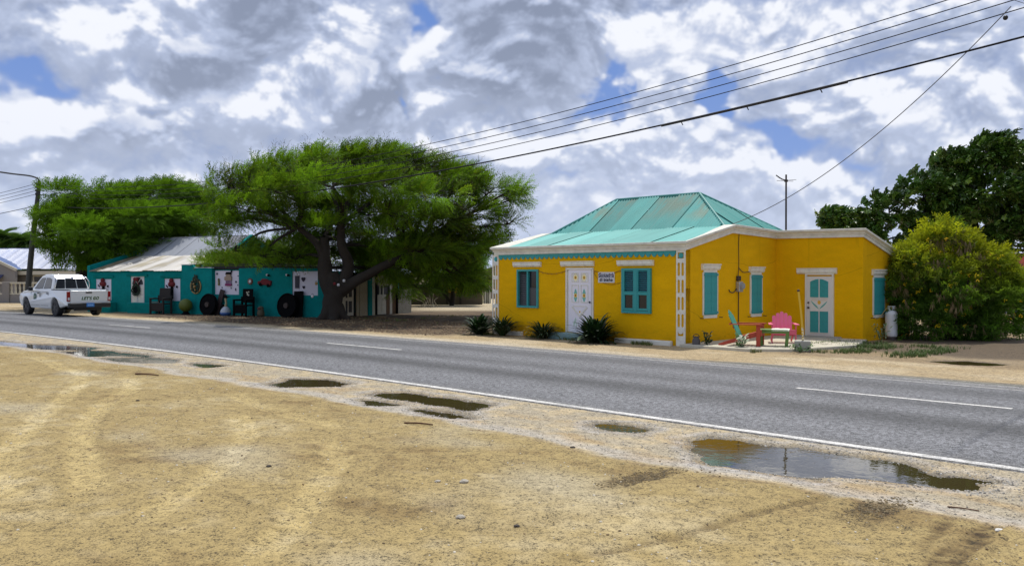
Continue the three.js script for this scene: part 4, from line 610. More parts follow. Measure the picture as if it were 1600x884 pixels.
  const D = new THREE.Object3D(), C = new THREE.Color(), r = rngOf(55), N = 2200, o = shade(new THREE.InstancedMesh(gg, leafTint(1, 1, 1, { transmission: 0.2 }), N)); let k = 0;
  for (let tries = 0; k < N && tries < 90000; tries++) {
    let s, m, z = r(); if (z < 0.55) { s = 7.2 + 3.6 * r(); m = 20.0 + 3.8 * r(); if (noise(s * 1.3, m * 1.3, 3) < lerp(0.35, -0.15, z / 0.55) || wet(s, m) < 0.15) continue; } else if (z < 0.8) { s = 21.5 + 9 * r(); m = 21 + 7 * r(); if (noise(s * 0.7, m * 0.7, 5) < 0.25) continue; } else { s = 10.6 + 10 * r(); m = 18.9 + 0.35 * r(); if (noise(s * 1.2, m, 9) < 0.15) continue; }
    D.position.set(...at(s, m)); D.rotation.set(0, r() * 6.28, 0); D.scale.setScalar(0.4 + 0.6 * r()); D.updateMatrix(); o.setMatrixAt(k, D.matrix); const q = 0.6 + 0.8 * r(); o.setColorAt(k, z > 0.55 && r() < 0.5 ? C.setRGB(0.17 * q, 0.17 * q, 0.055 * q) : C.setRGB(0.085 * q, 0.14 * q, 0.03 * q)); k++;
  }
  o.count = k; o.name = 'grass'; tag(o, 'sparse green weeds and grass in front of the patio and bush', null, null, 'stuff'); scene.add(o);
}
// ------------------------------------------------------------------ trees
// a spray: a thin twig with small leaves along it
function spray(n, len, leaf, wid, seed, flat = 0.5) {
  const r = rngOf(seed), pos = [], nor = [], idx = [];
  const quad = (p, d, side, l, w) => { const o = pos.length / 3, a = p.clone(), b = p.clone().addScaledVector(d, l * 0.5).addScaledVector(side, w), c = p.clone().addScaledVector(d, l), e = p.clone().addScaledVector(d, l * 0.5).addScaledVector(side, -w), nn = side.clone().cross(d).normalize(); for (const q of [a, b, c, e]) { pos.push(q.x, q.y, q.z); nor.push(nn.x, nn.y, nn.z); } idx.push(o, o + 1, o + 2, o, o + 2, o + 3); };
  for (let i = 0; i < n; i++) {
    const t = (i + 0.5) / n, p = V(len * t, 0.10 * len * Math.sin(t * 2.6) + (r() - 0.5) * len * 0.10, (r() - 0.5) * len * 0.22), sgn = i % 2 ? 1 : -1;
    const d = V(0.55 + 0.5 * r(), (r() - 0.4) * flat, sgn * (0.7 + 0.5 * r())).normalize(), up = V((r() - 0.5) * 0.9, 1, (r() - 0.5) * 0.9).normalize(), side = d.clone().cross(up).normalize();
    quad(p, d, side, leaf * (0.7 + 0.6 * r()), wid * (0.7 + 0.6 * r()));
  }
  quad(V(0, 0, 0), V(1, 0.06, 0).normalize(), V(0, 0, 1), len, 0.006);
  const g = new THREE.BufferGeometry(); g.setAttribute('position', new THREE.Float32BufferAttribute(pos, 3)); g.setAttribute('normal', new THREE.Float32BufferAttribute(nor, 3)); g.setIndex(idx); return g;
}
// pads: ellipsoids [x, y, z, rx, ry, rz, weight] about the foot of the tree
function crown(t, name, pads, n, geo, material, colour, seed, { wind = V(0, 0, 0), clump: cl = 0.9, thr = -0.1, shell = 0.35, scale = [0.7, 1.3], up = 0.15, droop = 0, kind, hang = false, rnd = 0.9, roll = 1.1 } = {}) {
  const r = rngOf(seed), D = new THREE.Object3D(), C = new THREE.Color(), o = shade(new THREE.InstancedMesh(geo, material, n)), vol = pads.map((p) => Math.pow(p[3] * p[4] * p[5], 0.72) * (p[6] ?? 1)), sum = vol.reduce((a, b) => a + b, 0);
  let k = 0; const q = new THREE.Quaternion(), X = V(1, 0, 0);
  for (let tries = 0; k < n && tries < n * 12; tries++) {
    let w = r() * sum, i = 0; while (i < pads.length - 1 && w > vol[i]) { w -= vol[i]; i++; } const P = pads[i];
    const d = V(r() * 2 - 1, r() * 2 - 1, r() * 2 - 1); const L = d.length(); if (L > 1 || L < 0.05) continue; d.divideScalar(L);
    const rr = Math.pow(r(), shell), wob = 0.88 + 0.35 * noise(d.x * 2 + i * 3, d.y * 2, d.z * 2 + seed);
    const p = V(P[0] + d.x * P[3] * rr * wob, P[1] + d.y * P[4] * rr * wob, P[2] + d.z * P[5] * rr * wob); if (p.y < 0.05) continue;
    if (noise(p.x * cl + seed, p.y * cl * 1.6, p.z * cl) < thr) continue;
    const out = V(d.x * P[4] / P[3] * 1.2, d.y * 0.5 + up, d.z * P[4] / P[5] * 1.2).normalize().add(V((r() - 0.5) * rnd, (r() - 0.5) * rnd * 0.75 - droop, (r() - 0.5) * rnd)).add(wind).normalize();
    q.setFromUnitVectors(X, out); D.quaternion.copy(q); if (hang) D.rotation.set((r() - 0.5) * 0.4, r() * 6.28, (r() - 0.5) * 0.4); else D.rotateX(droop ? r() * 6.28 : (r() - 0.5) * roll); D.position.copy(p); D.scale.setScalar(lerp(scale[0], scale[1], r())); D.updateMatrix(); o.setMatrixAt(k, D.matrix);
    const c = colour(r, p, d, rr); o.setColorAt(k, C.setRGB(c[0], c[1], c[2])); k++;
  }
  o.count = k; o.name = name; if (kind) o.userData.kind = kind; t.add(o); return o;
}
// limbs from a fork out to the pads, with smaller branches inside them
function limbs(t, forks, pads, r0, material, seed, sub = 6) {
  const r = rngOf(seed), list = [];
  pads.forEach((P, i) => {
    const c = V(P[0], P[1] - P[4] * 0.35, P[2]); let f = forks[0]; for (const q of forks) if (q.distanceTo(c) < f.distanceTo(c)) f = q;
    const mid = f.clone().lerp(c, 0.5).add(V((r() - 0.5) * 0.9, 0.25 + 0.35 * r() - 0.25, (r() - 0.5) * 0.9)), k = 0.7 + 0.5 * r();
    list.push(limb([f.clone(), mid, c], [r0 * k, r0 * 0.62 * k, r0 * 0.3 * k], 7, 10, 0.16, i));
    for (let j = 0; j < sub; j++) { const e = V(P[0] + (r() * 2 - 1) * P[3] * 0.85, P[1] + (r() * 1.3 - 0.5) * P[4] * 0.8, P[2] + (r() * 2 - 1) * P[5] * 0.85), s = r() < 0.5 ? c : mid.clone().lerp(c, r()); list.push(limb([s, s.clone().lerp(e, 0.5).add(V((r() - 0.5) * 0.4, (r() - 0.2) * 0.3, (r() - 0.5) * 0.4)), e], [r0 * 0.26, r0 * 0.15, r0 * 0.05], 5, 6, 0.12, j)); }
  });
  return part(t, 'limbs', list, material);
}
const bark = mat(0.036, 0.029, 0.023, 0.98, { bumpMap: rep(stuccoBump, 2, 1), bumpScale: 0.02 });
const fineA = spray(30, 0.56, 0.070, 0.0165, 101), fineM = leafTint(1, 1, 1, { transmission: 0.5, roughness: 0.97, specularIntensity: 0.15 });
const pxPad = (px, py, rx, ry, d, d0, x0, z = 0, rz = 1.6, w = 1) => [(px - 800) / 1350 * d - x0, EYE - (py - 432) / 1350 * d, d0 - d + z, rx / 1350 * d, ry / 1350 * d, rz, w];
{
  // the wide wind-bent tree in front of the turquoise house
  const d0 = 36.0, x0 = -7.45, t = thing('wind_bent_tree', 'wide flat-topped tree leaning right, in front of the turquoise house', 'tree', atXD(x0, d0));
  const P = (px, py, rx, ry, d, rz, w) => pxPad(px, py, rx, ry, d, d0, x0, 0, rz, w);
  const pads = [P(360, 300, 36, 9, 36.5, 1.6, 1), P(400, 285, 50, 10, 37, 2.2, 1), P(460, 268, 60, 12, 37.5, 2.6, 1), P(530, 256, 60, 11, 37.5, 2.8, 1), P(600, 255, 60, 11, 37.5, 2.8, 1), P(660, 266, 56, 12, 37.5, 2.6, 1), P(715, 284, 50, 12, 37.5, 2.4, 1), P(765, 300, 40, 10, 37, 1.8, 1), P(800, 312, 30, 7, 37, 1.2, 0.8), P(800, 296, 26, 5, 37, 0.8, 0.5), P(350, 283, 22, 6, 37, 0.9, 0.4), P(450, 282, 70, 13, 41, 2.4, 0.8), P(560, 270, 80, 13, 41.5, 2.6, 0.8), P(660, 282, 80, 13, 41, 2.4, 0.8), P(440, 302, 60, 10, 34, 1.7, 0.8), P(520, 290, 66, 11, 33.5, 1.8, 0.8), P(600, 292, 66, 12, 33.5, 1.8, 0.8), P(680, 310, 60, 12, 34, 1.8, 0.8), P(740, 335, 46, 11, 37, 1.8, 1), P(795, 350, 28, 7, 37, 1.1, 0.7), P(690, 350, 56, 13, 36, 2, 1), P(640, 338, 50, 11, 35, 1.8, 0.8), P(720, 385, 50, 13, 37, 1.9, 1), P(765, 378, 28, 9, 37.5, 1.2, 0.8), P(665, 395, 56, 14, 36, 1.9, 1), P(705, 425, 50, 14, 38, 1.8, 1), P(738, 440, 28, 12, 39, 1.4, 0.8), P(622, 420, 40, 11, 37, 1.6, 0.9), P(610, 372, 36, 11, 36, 1.5, 0.7), P(385, 330, 44, 10, 36, 1.7, 0.8), P(350, 350, 30, 8, 36, 1.3, 0.7), P(430, 340, 40, 8, 35.5, 1.5, 0.7), P(365, 392, 36, 8, 35.5, 1.3, 0.7), P(412, 402, 40, 7, 36, 1.3, 0.6), P(462, 406, 36, 6, 37, 1.2, 0.5), P(480, 362, 40, 8, 37, 1.4, 0.5), P(540, 382, 50, 15, 38.5, 1.5, 1.1), P(500, 332, 60, 12, 39.5, 1.8, 1.1), P(575, 334, 60, 14, 39.5, 1.8, 1.1), P(470, 385, 50, 15, 40, 1.5, 0.9), P(545, 408, 60, 11, 41, 1.5, 0.9), P(605, 402, 50, 14, 40, 1.5, 0.9), P(520, 358, 46, 12, 36, 1.2, 0.7), P(650, 448, 50, 11, 39.5, 1.4, 0.5),
  ];
  const f0 = V(0.05, 1.3, 0), f1 = V(-0.35, 2.6, 0.1), f2 = V(0.6, 2.3, -0.2), f3 = V(0.35, 3.1, 0.1), f4 = V(2.4, 2.35, 0.3);
  const foot = []; for (let k = 0; k < 6; k++) { const a = k * 1.05 + 0.3; foot.push(limb([V(Math.cos(a) * 0.75, -0.05, Math.sin(a) * 0.75), V(Math.cos(a) * 0.42, 0.14, Math.sin(a) * 0.42), V(Math.cos(a) * 0.2, 0.55, Math.sin(a) * 0.2)], [0.1, 0.2, 0.22], 7, 6, 0.15, k)); }
  part(t, 'trunk', [limb([V(0, -0.1, 0), V(-0.02, 0.6, 0), f0.clone(), V(-0.15, 1.9, 0)], [0.52, 0.40, 0.46, 0.34], 14, 16, 0.16, 3), limb([V(0, 1.0, 0), V(-0.3, 1.8, 0.1), f1, V(-0.4, 3.4, 0)], [0.36, 0.30, 0.25, 0.16], 10, 12, 0.16, 5), limb([V(0.1, 1.05, 0), V(0.45, 1.7, -0.05), f2, f3, V(0.3, 4.0, 0)], [0.34, 0.28, 0.24, 0.2, 0.14], 10, 12, 0.16, 6), limb([V(0.1, 1.1, 0.05), V(0.9, 1.55, 0.2), V(1.7, 2.0, 0.3), f4, V(3.3, 2.75, 0.2)], [0.30, 0.22, 0.19, 0.16, 0.1], 9, 14, 0.16, 8), limb([f1, V(-0.7, 3.2, 0.2), V(-1.4, 3.8, 0.3)], [0.2, 0.15, 0.1], 8, 8, 0.15, 9), ...foot], bark);
  limbs(t, [f1, f3, V(-0.4, 3.4, 0), V(0.3, 4.0, 0), V(3.3, 2.75, 0.2), V(-1.4, 3.8, 0.3)], pads, 0.10, bark, 9, 11);
  crown(t, 'twigs', pads, 2600, spray(7, 0.85, 0.16, 0.006, 303, 0.6), mat(1, 1, 1, 0.95), (r) => { const k = 0.5 + 0.8 * r(); return r() < 0.3 ? [0.20 * k, 0.15 * k, 0.07 * k] : [0.06 * k, 0.045 * k, 0.03 * k]; }, 77, { wind: V(0.6, 0.06, 0), rnd: 0.8, thr: -0.2, shell: 0.22, kind: 'stuff' });
  crown(t, 'crown', pads, 30000, fineA, fineM, (r, p, d, rr) => { const k = Math.max(0.2, 0.40 + 0.85 * r() + 1.0 * noise(p.x * 0.55, p.y * 1.1, p.z * 0.55)); const y = r() < 0.12 ? 1 : 0; return [0.165 * k + 0.05 * y, 0.305 * k + 0.02 * y, 0.012 * k]; }, 5, { wind: V(0.7, 0.08, 0), rnd: 0.65, thr: -0.10, cl: 1.1, shell: 0.30, up: 0.05, kind: 'stuff' });
}
{
  const d0 = 50, x0 = -24.9, t = thing('spreading_tree', 'spreading feathery tree at the left, behind the turquoise house', 'tree', [x0, 0.02, -d0]);
  const P = (px, py, rx, ry, d, rz, w) => pxPad(px, py, rx, ry, d, d0, x0, 0, rz, w);
  const pads = [P(105, 302, 38, 7, 49, 1.4, 0.8), P(150, 300, 24, 5, 49, 1, 0.6), P(90, 340, 28, 10, 49, 1.5, 1), P(125, 335, 40, 12, 48.5, 2, 1), P(170, 325, 40, 12, 49, 2.2, 1), P(215, 312, 46, 11, 50, 2.4, 1), P(265, 304, 50, 10, 51, 2.4, 1), P(310, 310, 40, 10, 52, 2.2, 1), P(335, 330, 28, 10, 53, 1.8, 0.8), P(230, 342, 60, 14, 48, 2.2, 1), P(290, 345, 50, 14, 49.5, 2.2, 1), P(150, 362, 55, 14, 47, 2.2, 1), P(100, 374, 34, 10, 48, 1.7, 0.9), P(190, 382, 50, 12, 47.5, 2, 1), P(130, 396, 50, 10, 48, 1.8, 0.9), P(240, 377, 50, 14, 49, 2, 1), P(300, 372, 40, 12, 50.5, 1.9, 0.9), P(205, 405, 44, 8, 48.5, 1.7, 0.7), P(200, 350, 90, 20, 53, 2, 0.6)];
  const f1 = V(0.2, 2.6, 0), f2 = V(0.9, 3.4, 0.1);
  part(t, 'trunk', [limb([V(0, -0.1, 0), V(0.05, 1.2, 0), f1, f2], [0.5, 0.4, 0.42, 0.25], 12, 12, 0.15, 2), limb([f1, V(-0.6, 3.6, 0.1), V(-1.1, 4.6, 0.1)], [0.26, 0.17, 0.08], 8, 8, 0.12, 3)], bark);
  limbs(t, [f1, f2, V(-1.1, 4.6, 0.1)], pads, 0.10, bark, 19, 8);
  crown(t, 'crown', pads, 19000, fineA, fineM, (r, p) => { const k = 0.55 + 0.7 * r() + 0.35 * noise(p.x * 0.8, p.y, p.z * 0.8); return [0.140 * k, 0.275 * k, 0.012 * k]; }, 15, { wind: V(0.35, 0.05, 0), rnd: 0.65, up: 0.05, thr: -0.10, cl: 0.9, shell: 0.32, scale: [0.9, 1.5], kind: 'stuff' });
}
{
  // the dark broad-leaved tree behind the house
  const d0 = 34, x0 = 18.4, t = thing('broad_leaved_tree', 'tall dark broad-leaved tree behind the right end of the yellow house', 'tree', [x0, 0, -d0]);
  const P = (px, py, rx, ry, d, rz, w) => pxPad(px, py, rx, ry, d, d0, x0, 0, rz, w);
  const pads = [P(1320, 342, 44, 26, 31, 1.1), P(1300, 335, 22, 14, 31, 0.8, 0.7), P(1390, 330, 50, 34, 31.5, 1.4), P(1440, 300, 48, 36, 32, 1.6), P(1490, 262, 52, 38, 33, 1.8), P(1550, 240, 46, 38, 33, 1.8), P(1600, 255, 50, 44, 34, 1.8), P(1530, 300, 70, 40, 32, 1.8), P(1600, 320, 60, 50, 32.5, 1.8), P(1475, 345, 70, 40, 32, 1.8), P(1560, 370, 60, 40, 32, 1.6), P(1640, 290, 60, 60, 34, 2), P(1350, 375, 50, 26, 31, 1.2), P(1430, 390, 50, 30, 31.5, 1.4), P(1540, 222, 16, 18, 33, 0.5, 0.7), P(1660, 395, 22, 22, 32, 1, 0.6)];
  const f = V(0, 2.6, 0); part(t, 'trunk', [limb([V(0, -0.1, 0), V(0.1, 1.2, 0), f, V(-0.3, 4.2, 0.1)], [0.36, 0.28, 0.24, 0.14], 10, 10, 0.12, 2)], bark);
  limbs(t, [f, V(-0.3, 4.2, 0.1)], pads, 0.1, bark, 29, 6);
  const big = (() => { const r = rngOf(7), gs = []; for (let k = 0; k < 8; k++) { const L = 0.135 + 0.06 * r(), s = new THREE.PlaneGeometry(L, L * 0.58, 3, 2), p = s.attributes.position; for (let i = 0; i < p.count; i++) { const u = p.getX(i) / L + 0.5, w = Math.sqrt(Math.max(0.02, Math.sin(Math.PI * Math.pow(clamp(u), 0.8)))); p.setXYZ(i, u * L, -0.25 * L * u * u + Math.abs(p.getY(i)) * 0.35, p.getY(i) * w); } s.computeVertexNormals(); turned(s, (r() - 0.5) * 0.8, 0, 0.3 - r() * 0.9); turned(s, 0, k / 8 * 6.28 + r(), 0); gs.push(s.translate((r() - 0.3) * 0.12, (r() - 0.5) * 0.1, (r() - 0.5) * 0.12)); } return merge(gs); })();
  crown(t, 'crown', pads, 7200, big, leafTint(1, 1, 1, { transmission: 0.16, roughness: 0.27, specularIntensity: 1 }), (r, p) => { const k = 0.5 + 0.8 * r(); return r() < 0.001 ? [0.35, 0.06, 0.02] : r() < 0.22 ? [0.17 * k, 0.28 * k, 0.04 * k] : [0.075 * k, 0.16 * k, 0.02 * k]; }, 25, { kind: 'stuff', thr: -0.08, cl: 0.9, shell: 0.34, scale: [0.8, 1.25] });  // scattered paler leaves are tinted as if sunlit, glints put into the colour
}
{
  // the flowering bush
  const d0 = 25.8, x0 = 13.0, t = thing('flowering_bush', 'big rounded bush with yellow flowers beside the gas cylinder', 'bush', [x0, 0, -d0]);
  const P = (px, py, rx, ry, d, rz, w) => pxPad(px, py, rx, ry, d, d0, x0, 0, rz, w);
  const pads = [P(1475, 395, 58, 40, 26, 1.2), P(1425, 420, 40, 36, 25.8, 1.1), P(1530, 420, 46, 40, 26, 1.1), P(1480, 365, 34, 20, 26, 0.8, 0.8), P(1565, 445, 26, 34, 26, 0.8), P(1410, 465, 28, 40, 25.6, 0.9), P(1470, 455, 60, 50, 25.4, 1.3), P(1540, 475, 46, 44, 25.6, 1.2), P(1440, 500, 46, 26, 25.4, 1.0), P(1520, 505, 50, 24, 25.4, 1.0), P(1570, 490, 22, 34, 25.8, 0.7), P(1480, 440, 80, 60, 27, 1.2)];
  part(t, 'stems', Array.from({ length: 9 }, (_, k) => { const a = k * 0.7; return limb([V(Math.cos(a) * 0.25, -0.02, Math.sin(a) * 0.2), V(Math.cos(a) * 0.7, 0.8, Math.sin(a) * 0.5), V(Math.cos(a) * 1.3, 1.9, Math.sin(a) * 0.9)], [0.05, 0.035, 0.015], 6, 8, 0.12, k); }), bark);
  const lf = spray(12, 0.30, 0.10, 0.016, 202, 0.9);
  crown(t, 'crown', pads, 9500, lf, fineM, (r, p, d, rr) => { const h = sstep(0.8, 2.9, p.y + 0.6 * noise(p.x * 1.5, p.y * 1.5, p.z * 1.5)) * sstep(0.5, 0.95, rr), k = 0.55 + 0.8 * r(); return [lerp(0.095, 0.34, h) * k, lerp(0.20, 0.37, h) * k, lerp(0.016, 0.012, h) * k]; }, 35, { kind: 'stuff', thr: -0.08, cl: 1.3, shell: 0.30, droop: 0.12 });  // upper outer leaves tinted brighter: the sunlit top is painted into the colour
  const pod = merge([0, 1, 2, 3, 4, 5].map((k) => strap(0.18 + 0.04 * (k % 3), 0.012, 0.5, 0.1).rotateX(Math.PI + (k - 2.5) * 0.14).rotateY(k * 1.1)));
  crown(t, 'seed_pods', pads.slice(0, 10), 900, pod, mat(1, 1, 1, 0.9), (r) => { const k = 0.6 + 0.6 * r(); return [0.27 * k, 0.20 * k, 0.10 * k]; }, 36, { thr: 0.05, cl: 1.1, shell: 0.12, scale: [0.7, 1.3], kind: 'stuff', hang: true }).name = 'seed_pods';
  const fl = merge([0, 1, 2, 3, 4, 5].map((k) => new THREE.ConeGeometry(0.016, 0.032, 5, 1, true).rotateX(k * 0.9).rotateY(k * 1.7).translate(Math.cos(k * 1.05) * 0.035, Math.sin(k * 2.1) * 0.03, Math.sin(k * 1.05) * 0.035)));
  crown(t, 'flowers', pads.slice(0, 10), 300, fl, leafTint(0.95, 0.72, 0.015, { transmission: 0.3, roughness: 0.95 }), (r) => { const k = 0.8 + 0.3 * r(); return [k, k * (0.85 + 0.2 * r()), k]; }, 37, { thr: 0.0, cl: 1.2, shell: 0.05, scale: [0.7, 1.2], kind: 'stuff' }).name = 'flowers';
}
// ------------------------------------------------------------------ the turquoise house at the left
const TT = -28.02 * Math.PI / 180, TE = [0.8826, 0.4698], TG = [0.4698, -0.8826];       // along its front, and into its depth (x, z)
const TP = (x, y, z) => [-21.75 + TE[0] * x - TG[0] * z, y + 0.06, -44.5 + TE[1] * x - TG[1] * z];
const tq = thing('turquoise_house', 'low turquoise house with pale rusty roof, white panels and plank side wall under the tree', 'house', TP(0, 0, 0), TT);
const turq = dull(0.002, 0.245, 0.26, 0.97, { map: rep(stuccoTex, 0.4), bumpMap: rep(stuccoBump, 0.8), bumpScale: 0.012 }), panelW = mat(0.66, 0.64, 0.74, 0.75), woodW = mat(0.42, 0.37, 0.29, 0.9, { map: rep(stuccoTex, 1.5) }), woodWh = mat(0.60, 0.58, 0.54, 0.85, { map: rep(stuccoTex, 1.2) }), woodBr = mat(0.13, 0.075, 0.04, 0.9, { map: rep(stuccoTex, 1.5) }), charcoal = new THREE.MeshPhysicalMaterial({ color: lin(0.006, 0.006, 0.007), roughness: 1, specularIntensity: 0.15, side: THREE.DoubleSide }), greyWall = mat(0.10, 0.105, 0.10, 0.9, { map: rep(stuccoTex, 0.7) });
const rough = (pts, k = 0.02, seed = 1) => pts.map(([x, y]) => [x, y + k * noise(x * 2.3, seed) + k * 0.6 * noise(x * 7, seed)]);
{
  const rows = (x0, x1, y, n = 14) => Array.from({ length: n + 1 }, (_, i) => [lerp(x0, x1, i / n), y]);
  const front = ext([[0, -0.2], [15.65, -0.2], [15.65, 2.15], ...rough(rows(15.55, 13.65, 2.15, 4), 0.015), ...rough(rows(13.6, 10.46, 2.17), 0.03), [10.44, 2.10], [8.9, 2.10], [8.88, 2.03], [0, 2.03]], 0.2, [rect(8.91, 0.96, 10.44, 2.07), rect(13.65, 0.97, 15.1, 2.02), rect(0.44, 0.59, 1.63, 1.66), rect(5.51, 0.62, 6.61, 1.69), rect(3.09, 0.02, 4.08, 1.84)]).translate(0, 0, -0.2);
  const pier = ext([[6.87, -0.2], [8.87, -0.2], ...rough(rows(8.87, 7.75, 2.19, 5), 0.02, 3), ...rough(rows(7.6, 7.3, 2.33, 3), 0.02, 4), [6.87, 2.35]], 0.14).translate(0, 0, 0.003);
  const gable = turned(ext([[-0.02, -0.2], [-0.02, 2.34], [2.5, 3.04], [4.3, 4.0], [6.1, 3.0], [8, 2.3], [8, -0.2]], 0.2), 0, Math.PI / 2).translate(-0.2, 0, 0), gableR = turned(ext([[0.25, -0.2], [0.25, 2.0], [2.45, 2.86], [4.3, 3.98], [6.1, 2.9], [8, 2.3], [8, -0.2]], 0.2), 0, Math.PI / 2).translate(6.85, 0, 0);
  part(tq, 'wall', [front, pier, gable, gableR, bx(0.16, 2.1, 0.83, 15.57, 0.98, -0.615), bx(6.8, 2.2, 0.2, 3.4, 0.9, -7.9), bx(8.8, 2.2, 0.2, 11.2, 0.9, -5.2)], turq);
  part(tq, 'pier_cap', [ext(rough(rows(6.85, 7.55, 2.335, 6), 0.02, 4).concat(rough(rows(7.55, 6.85, 2.375, 6), 0.02, 8)), 0.17).translate(0, 0, 0), ext(rough(rows(7.76, 8.88, 2.19, 6), 0.02, 3).concat(rough(rows(8.88, 7.76, 2.225, 6), 0.02, 9)), 0.17).translate(0, 0, 0)], mat(0.55, 0.62, 0.6, 0.9));
  for (const [a, b] of [[0.6, 2.07], [3.35, 5.37]]) part(tq, 'bench', rb(b - a, 0.62, 0.42, (a + b) / 2, 0.2, 0.212, 0.04), turq);
  for (const [a, b, y] of [[0.3, 1.85, 1.74], [2.85, 4.35, 1.80], [5.3, 6.8, 1.74]]) part(tq, 'lintel', ext([[0, 0], [0.05, 0], [0.09, 0.09], [0, 0.09]], b - a).applyMatrix4(new THREE.Matrix4().makeRotationY(-Math.PI / 2)).translate(b, y, 0.003), turq);
  // boarded white windows and door
  const pan = (x0, y0, x1, y1, z = -0.05) => part(tq, 'window_panel', bx(x1 - x0, y1 - y0, 0.04, (x0 + x1) / 2, (y0 + y1) / 2, z), panelW);
  pan(0.44, 0.59, 1.63, 1.66); pan(5.51, 0.62, 6.61, 1.69); pan(8.91, 0.96, 10.44, 2.07); pan(13.65, 0.97, 15.1, 2.02);
  const dr = part(tq, 'door', bx(0.99, 1.84, 0.05, 3.585, 0.92, -0.05), mat(0.62, 0.61, 0.60, 0.7));
  part(dr, 'fanlight', ext([[3.20, 1.40], ...Array.from({ length: 13 }, (_, k) => { const a = Math.PI - k / 12 * Math.PI; return [3.585 + 0.385 * Math.cos(a), 1.42 + 0.34 * Math.sin(a)]; }), [3.97, 1.40]], 0.01).translate(0, 0, -0.022), M.dark);
  for (const a of [-0.7, 0, 0.7]) part(dr, 'glazing_bar', bx(0.03, 0.34, 0.012, 3.585 + 0.17 * Math.sin(a), 1.42 + 0.17 * Math.cos(a), -0.008, [0, 0, -a]), M.white);
  for (const x of [3.21, 3.63]) for (const [y0, y1] of [[0.10, 0.38], [0.46, 0.86], [0.94, 1.30]]) part(dr, 'panel', rb(0.33, y1 - y0, 0.02, x + 0.165, (y0 + y1) / 2, -0.02, 0.008), M.white);
  // pale lean-to roof over the left half, grey roof behind it, dark roof slab over the right half
  const pale = { c: [0.46, 0.44, 0.41], rust: 0.95, bias: 0.75, m: mat(1, 1, 1, 0.5, { vertexColors: true }) }, grey = { c: [0.27, 0.29, 0.33], rust: 0.05, m: pale.m };
  const roof = part(tq, 'roof', [bx(6.6, 0.05, 0.12, 3.45, 3.93, -4.25)], mat(0.4, 0.42, 0.45, 0.6));
  const lv = V(0, 0.80, -2.6), gv = V(0, 1.15, -1.75);
  globalThis.roofPlane(roof, V(0.05, 2.06, 0.12), V(1, 0, 0), lv.clone().normalize(), 6.75, () => lv.length(), 0.8, pale, 31); globalThis.roofPlane(roof, V(0.05, 2.78, -2.5), V(1, 0, 0), gv.clone().normalize(), 6.75, () => gv.length(), 0.8, grey, 32);
  part(roof, 'rear_slope', bx(6.8, 0.04, 3.9, 3.4, 3.05, -6.1, [-0.45, 0, 0]), M.concrete);
  part(tq, 'roof_slab', [bx(8.9, 0.14, 5.6, 11.45, 2.24, -3.05, [0.015, 0, -0.006]), bx(8.9, 0.05, 0.08, 11.45, 2.34, -0.22, [0, 0, -0.006])], mat(0.035, 0.030, 0.027, 0.9));
  // side wall of odd planks and old doors, facing right
  const S = (t0, t1, y0, y1, m, name, out = 0, th = 0.05, parent = tq) => part(parent, name, bx(th, y1 - y0, t1 - t0, 15.62 + out, (y0 + y1) / 2, -(t0 + t1) / 2), m);
  S(0.22, 0.84, -0.1, 0.52, greyWall, 'lower_wall', 0.055, 0.06);
  const d1 = S(0.85, 1.28, 0.02, 1.62, woodWh, 'old_door', 0.10); d1.rotation.y = 0; for (const [y0, y1] of [[0.14, 0.72], [0.85, 1.5]]) for (const t of [0.93]) S(t + 0.16, t + 0.28, y0, y1, M.dark, 'pane', 0.13, 0.012, d1);
  const d2 = S(1.30, 1.70, 0.05, 1.70, woodWh, 'old_door', 0.05); for (const [y0, y1] of [[0.2, 0.70], [0.88, 1.6]]) S(1.36, 1.58, y0, y1, M.dark, 'pane', 0.08, 0.012, d2);
  S(1.72, 1.93, 0, 1.85, M.dark, 'gap', -0.06); S(1.95, 2.14, 0, 1.86, woodW, 'plank', 0.03); S(2.16, 2.70, 0, 1.88, woodW, 'plank', 0.06);
  S(2.72, 2.80, 0, 1.88, M.dark, 'gap', -0.02); S(2.80, 3.08, 0, 1.90, turq, 'plank', 0.05); S(3.10, 3.32, 0, 1.88, woodWh, 'plank', 0.03); S(3.33, 3.46, 0, 1.88, charcoal, 'plank', 0.06);
  for (const [a, b, m] of [[3.48, 3.82, woodW], [3.84, 4.16, woodW], [4.18, 4.44, woodW]]) { S(a, b, 1.36, 1.86, m, 'plank', 0.03); S(a, b, 0.02, 0.95, m === woodW && a > 4.1 ? woodBr : woodWh, 'plank', 0.035); }
  S(3.46, 4.46, 0.95, 1.36, M.dark, 'gap', -0.02); for (const t of [3.66, 3.92]) S(t, t + 0.07, 0.95, 1.36, woodWh, 'post', 0.03); S(4.46, 4.64, 0, 1.86, woodWh, 'plank', 0.04); S(4.65, 4.95, 0, 1.84, woodBr, 'plank', 0.03); S(4.96, 5.06, 0, 1.92, charcoal, 'post', 0.07, 0.1);
  part(tq, 'plaster_wall', ext([[5.07, -0.1], [5.07, 1.14], [5.4, 1.16], [5.8, 1.13], [6.2, 1.17], [6.2, -0.1]], 0.16).applyMatrix4(new THREE.Matrix4().makeRotationY(Math.PI / 2)).translate(15.55, 0, 0), mat(0.36, 0.34, 0.30, 0.95, { map: rep(stuccoTex, 0.9) }));
}
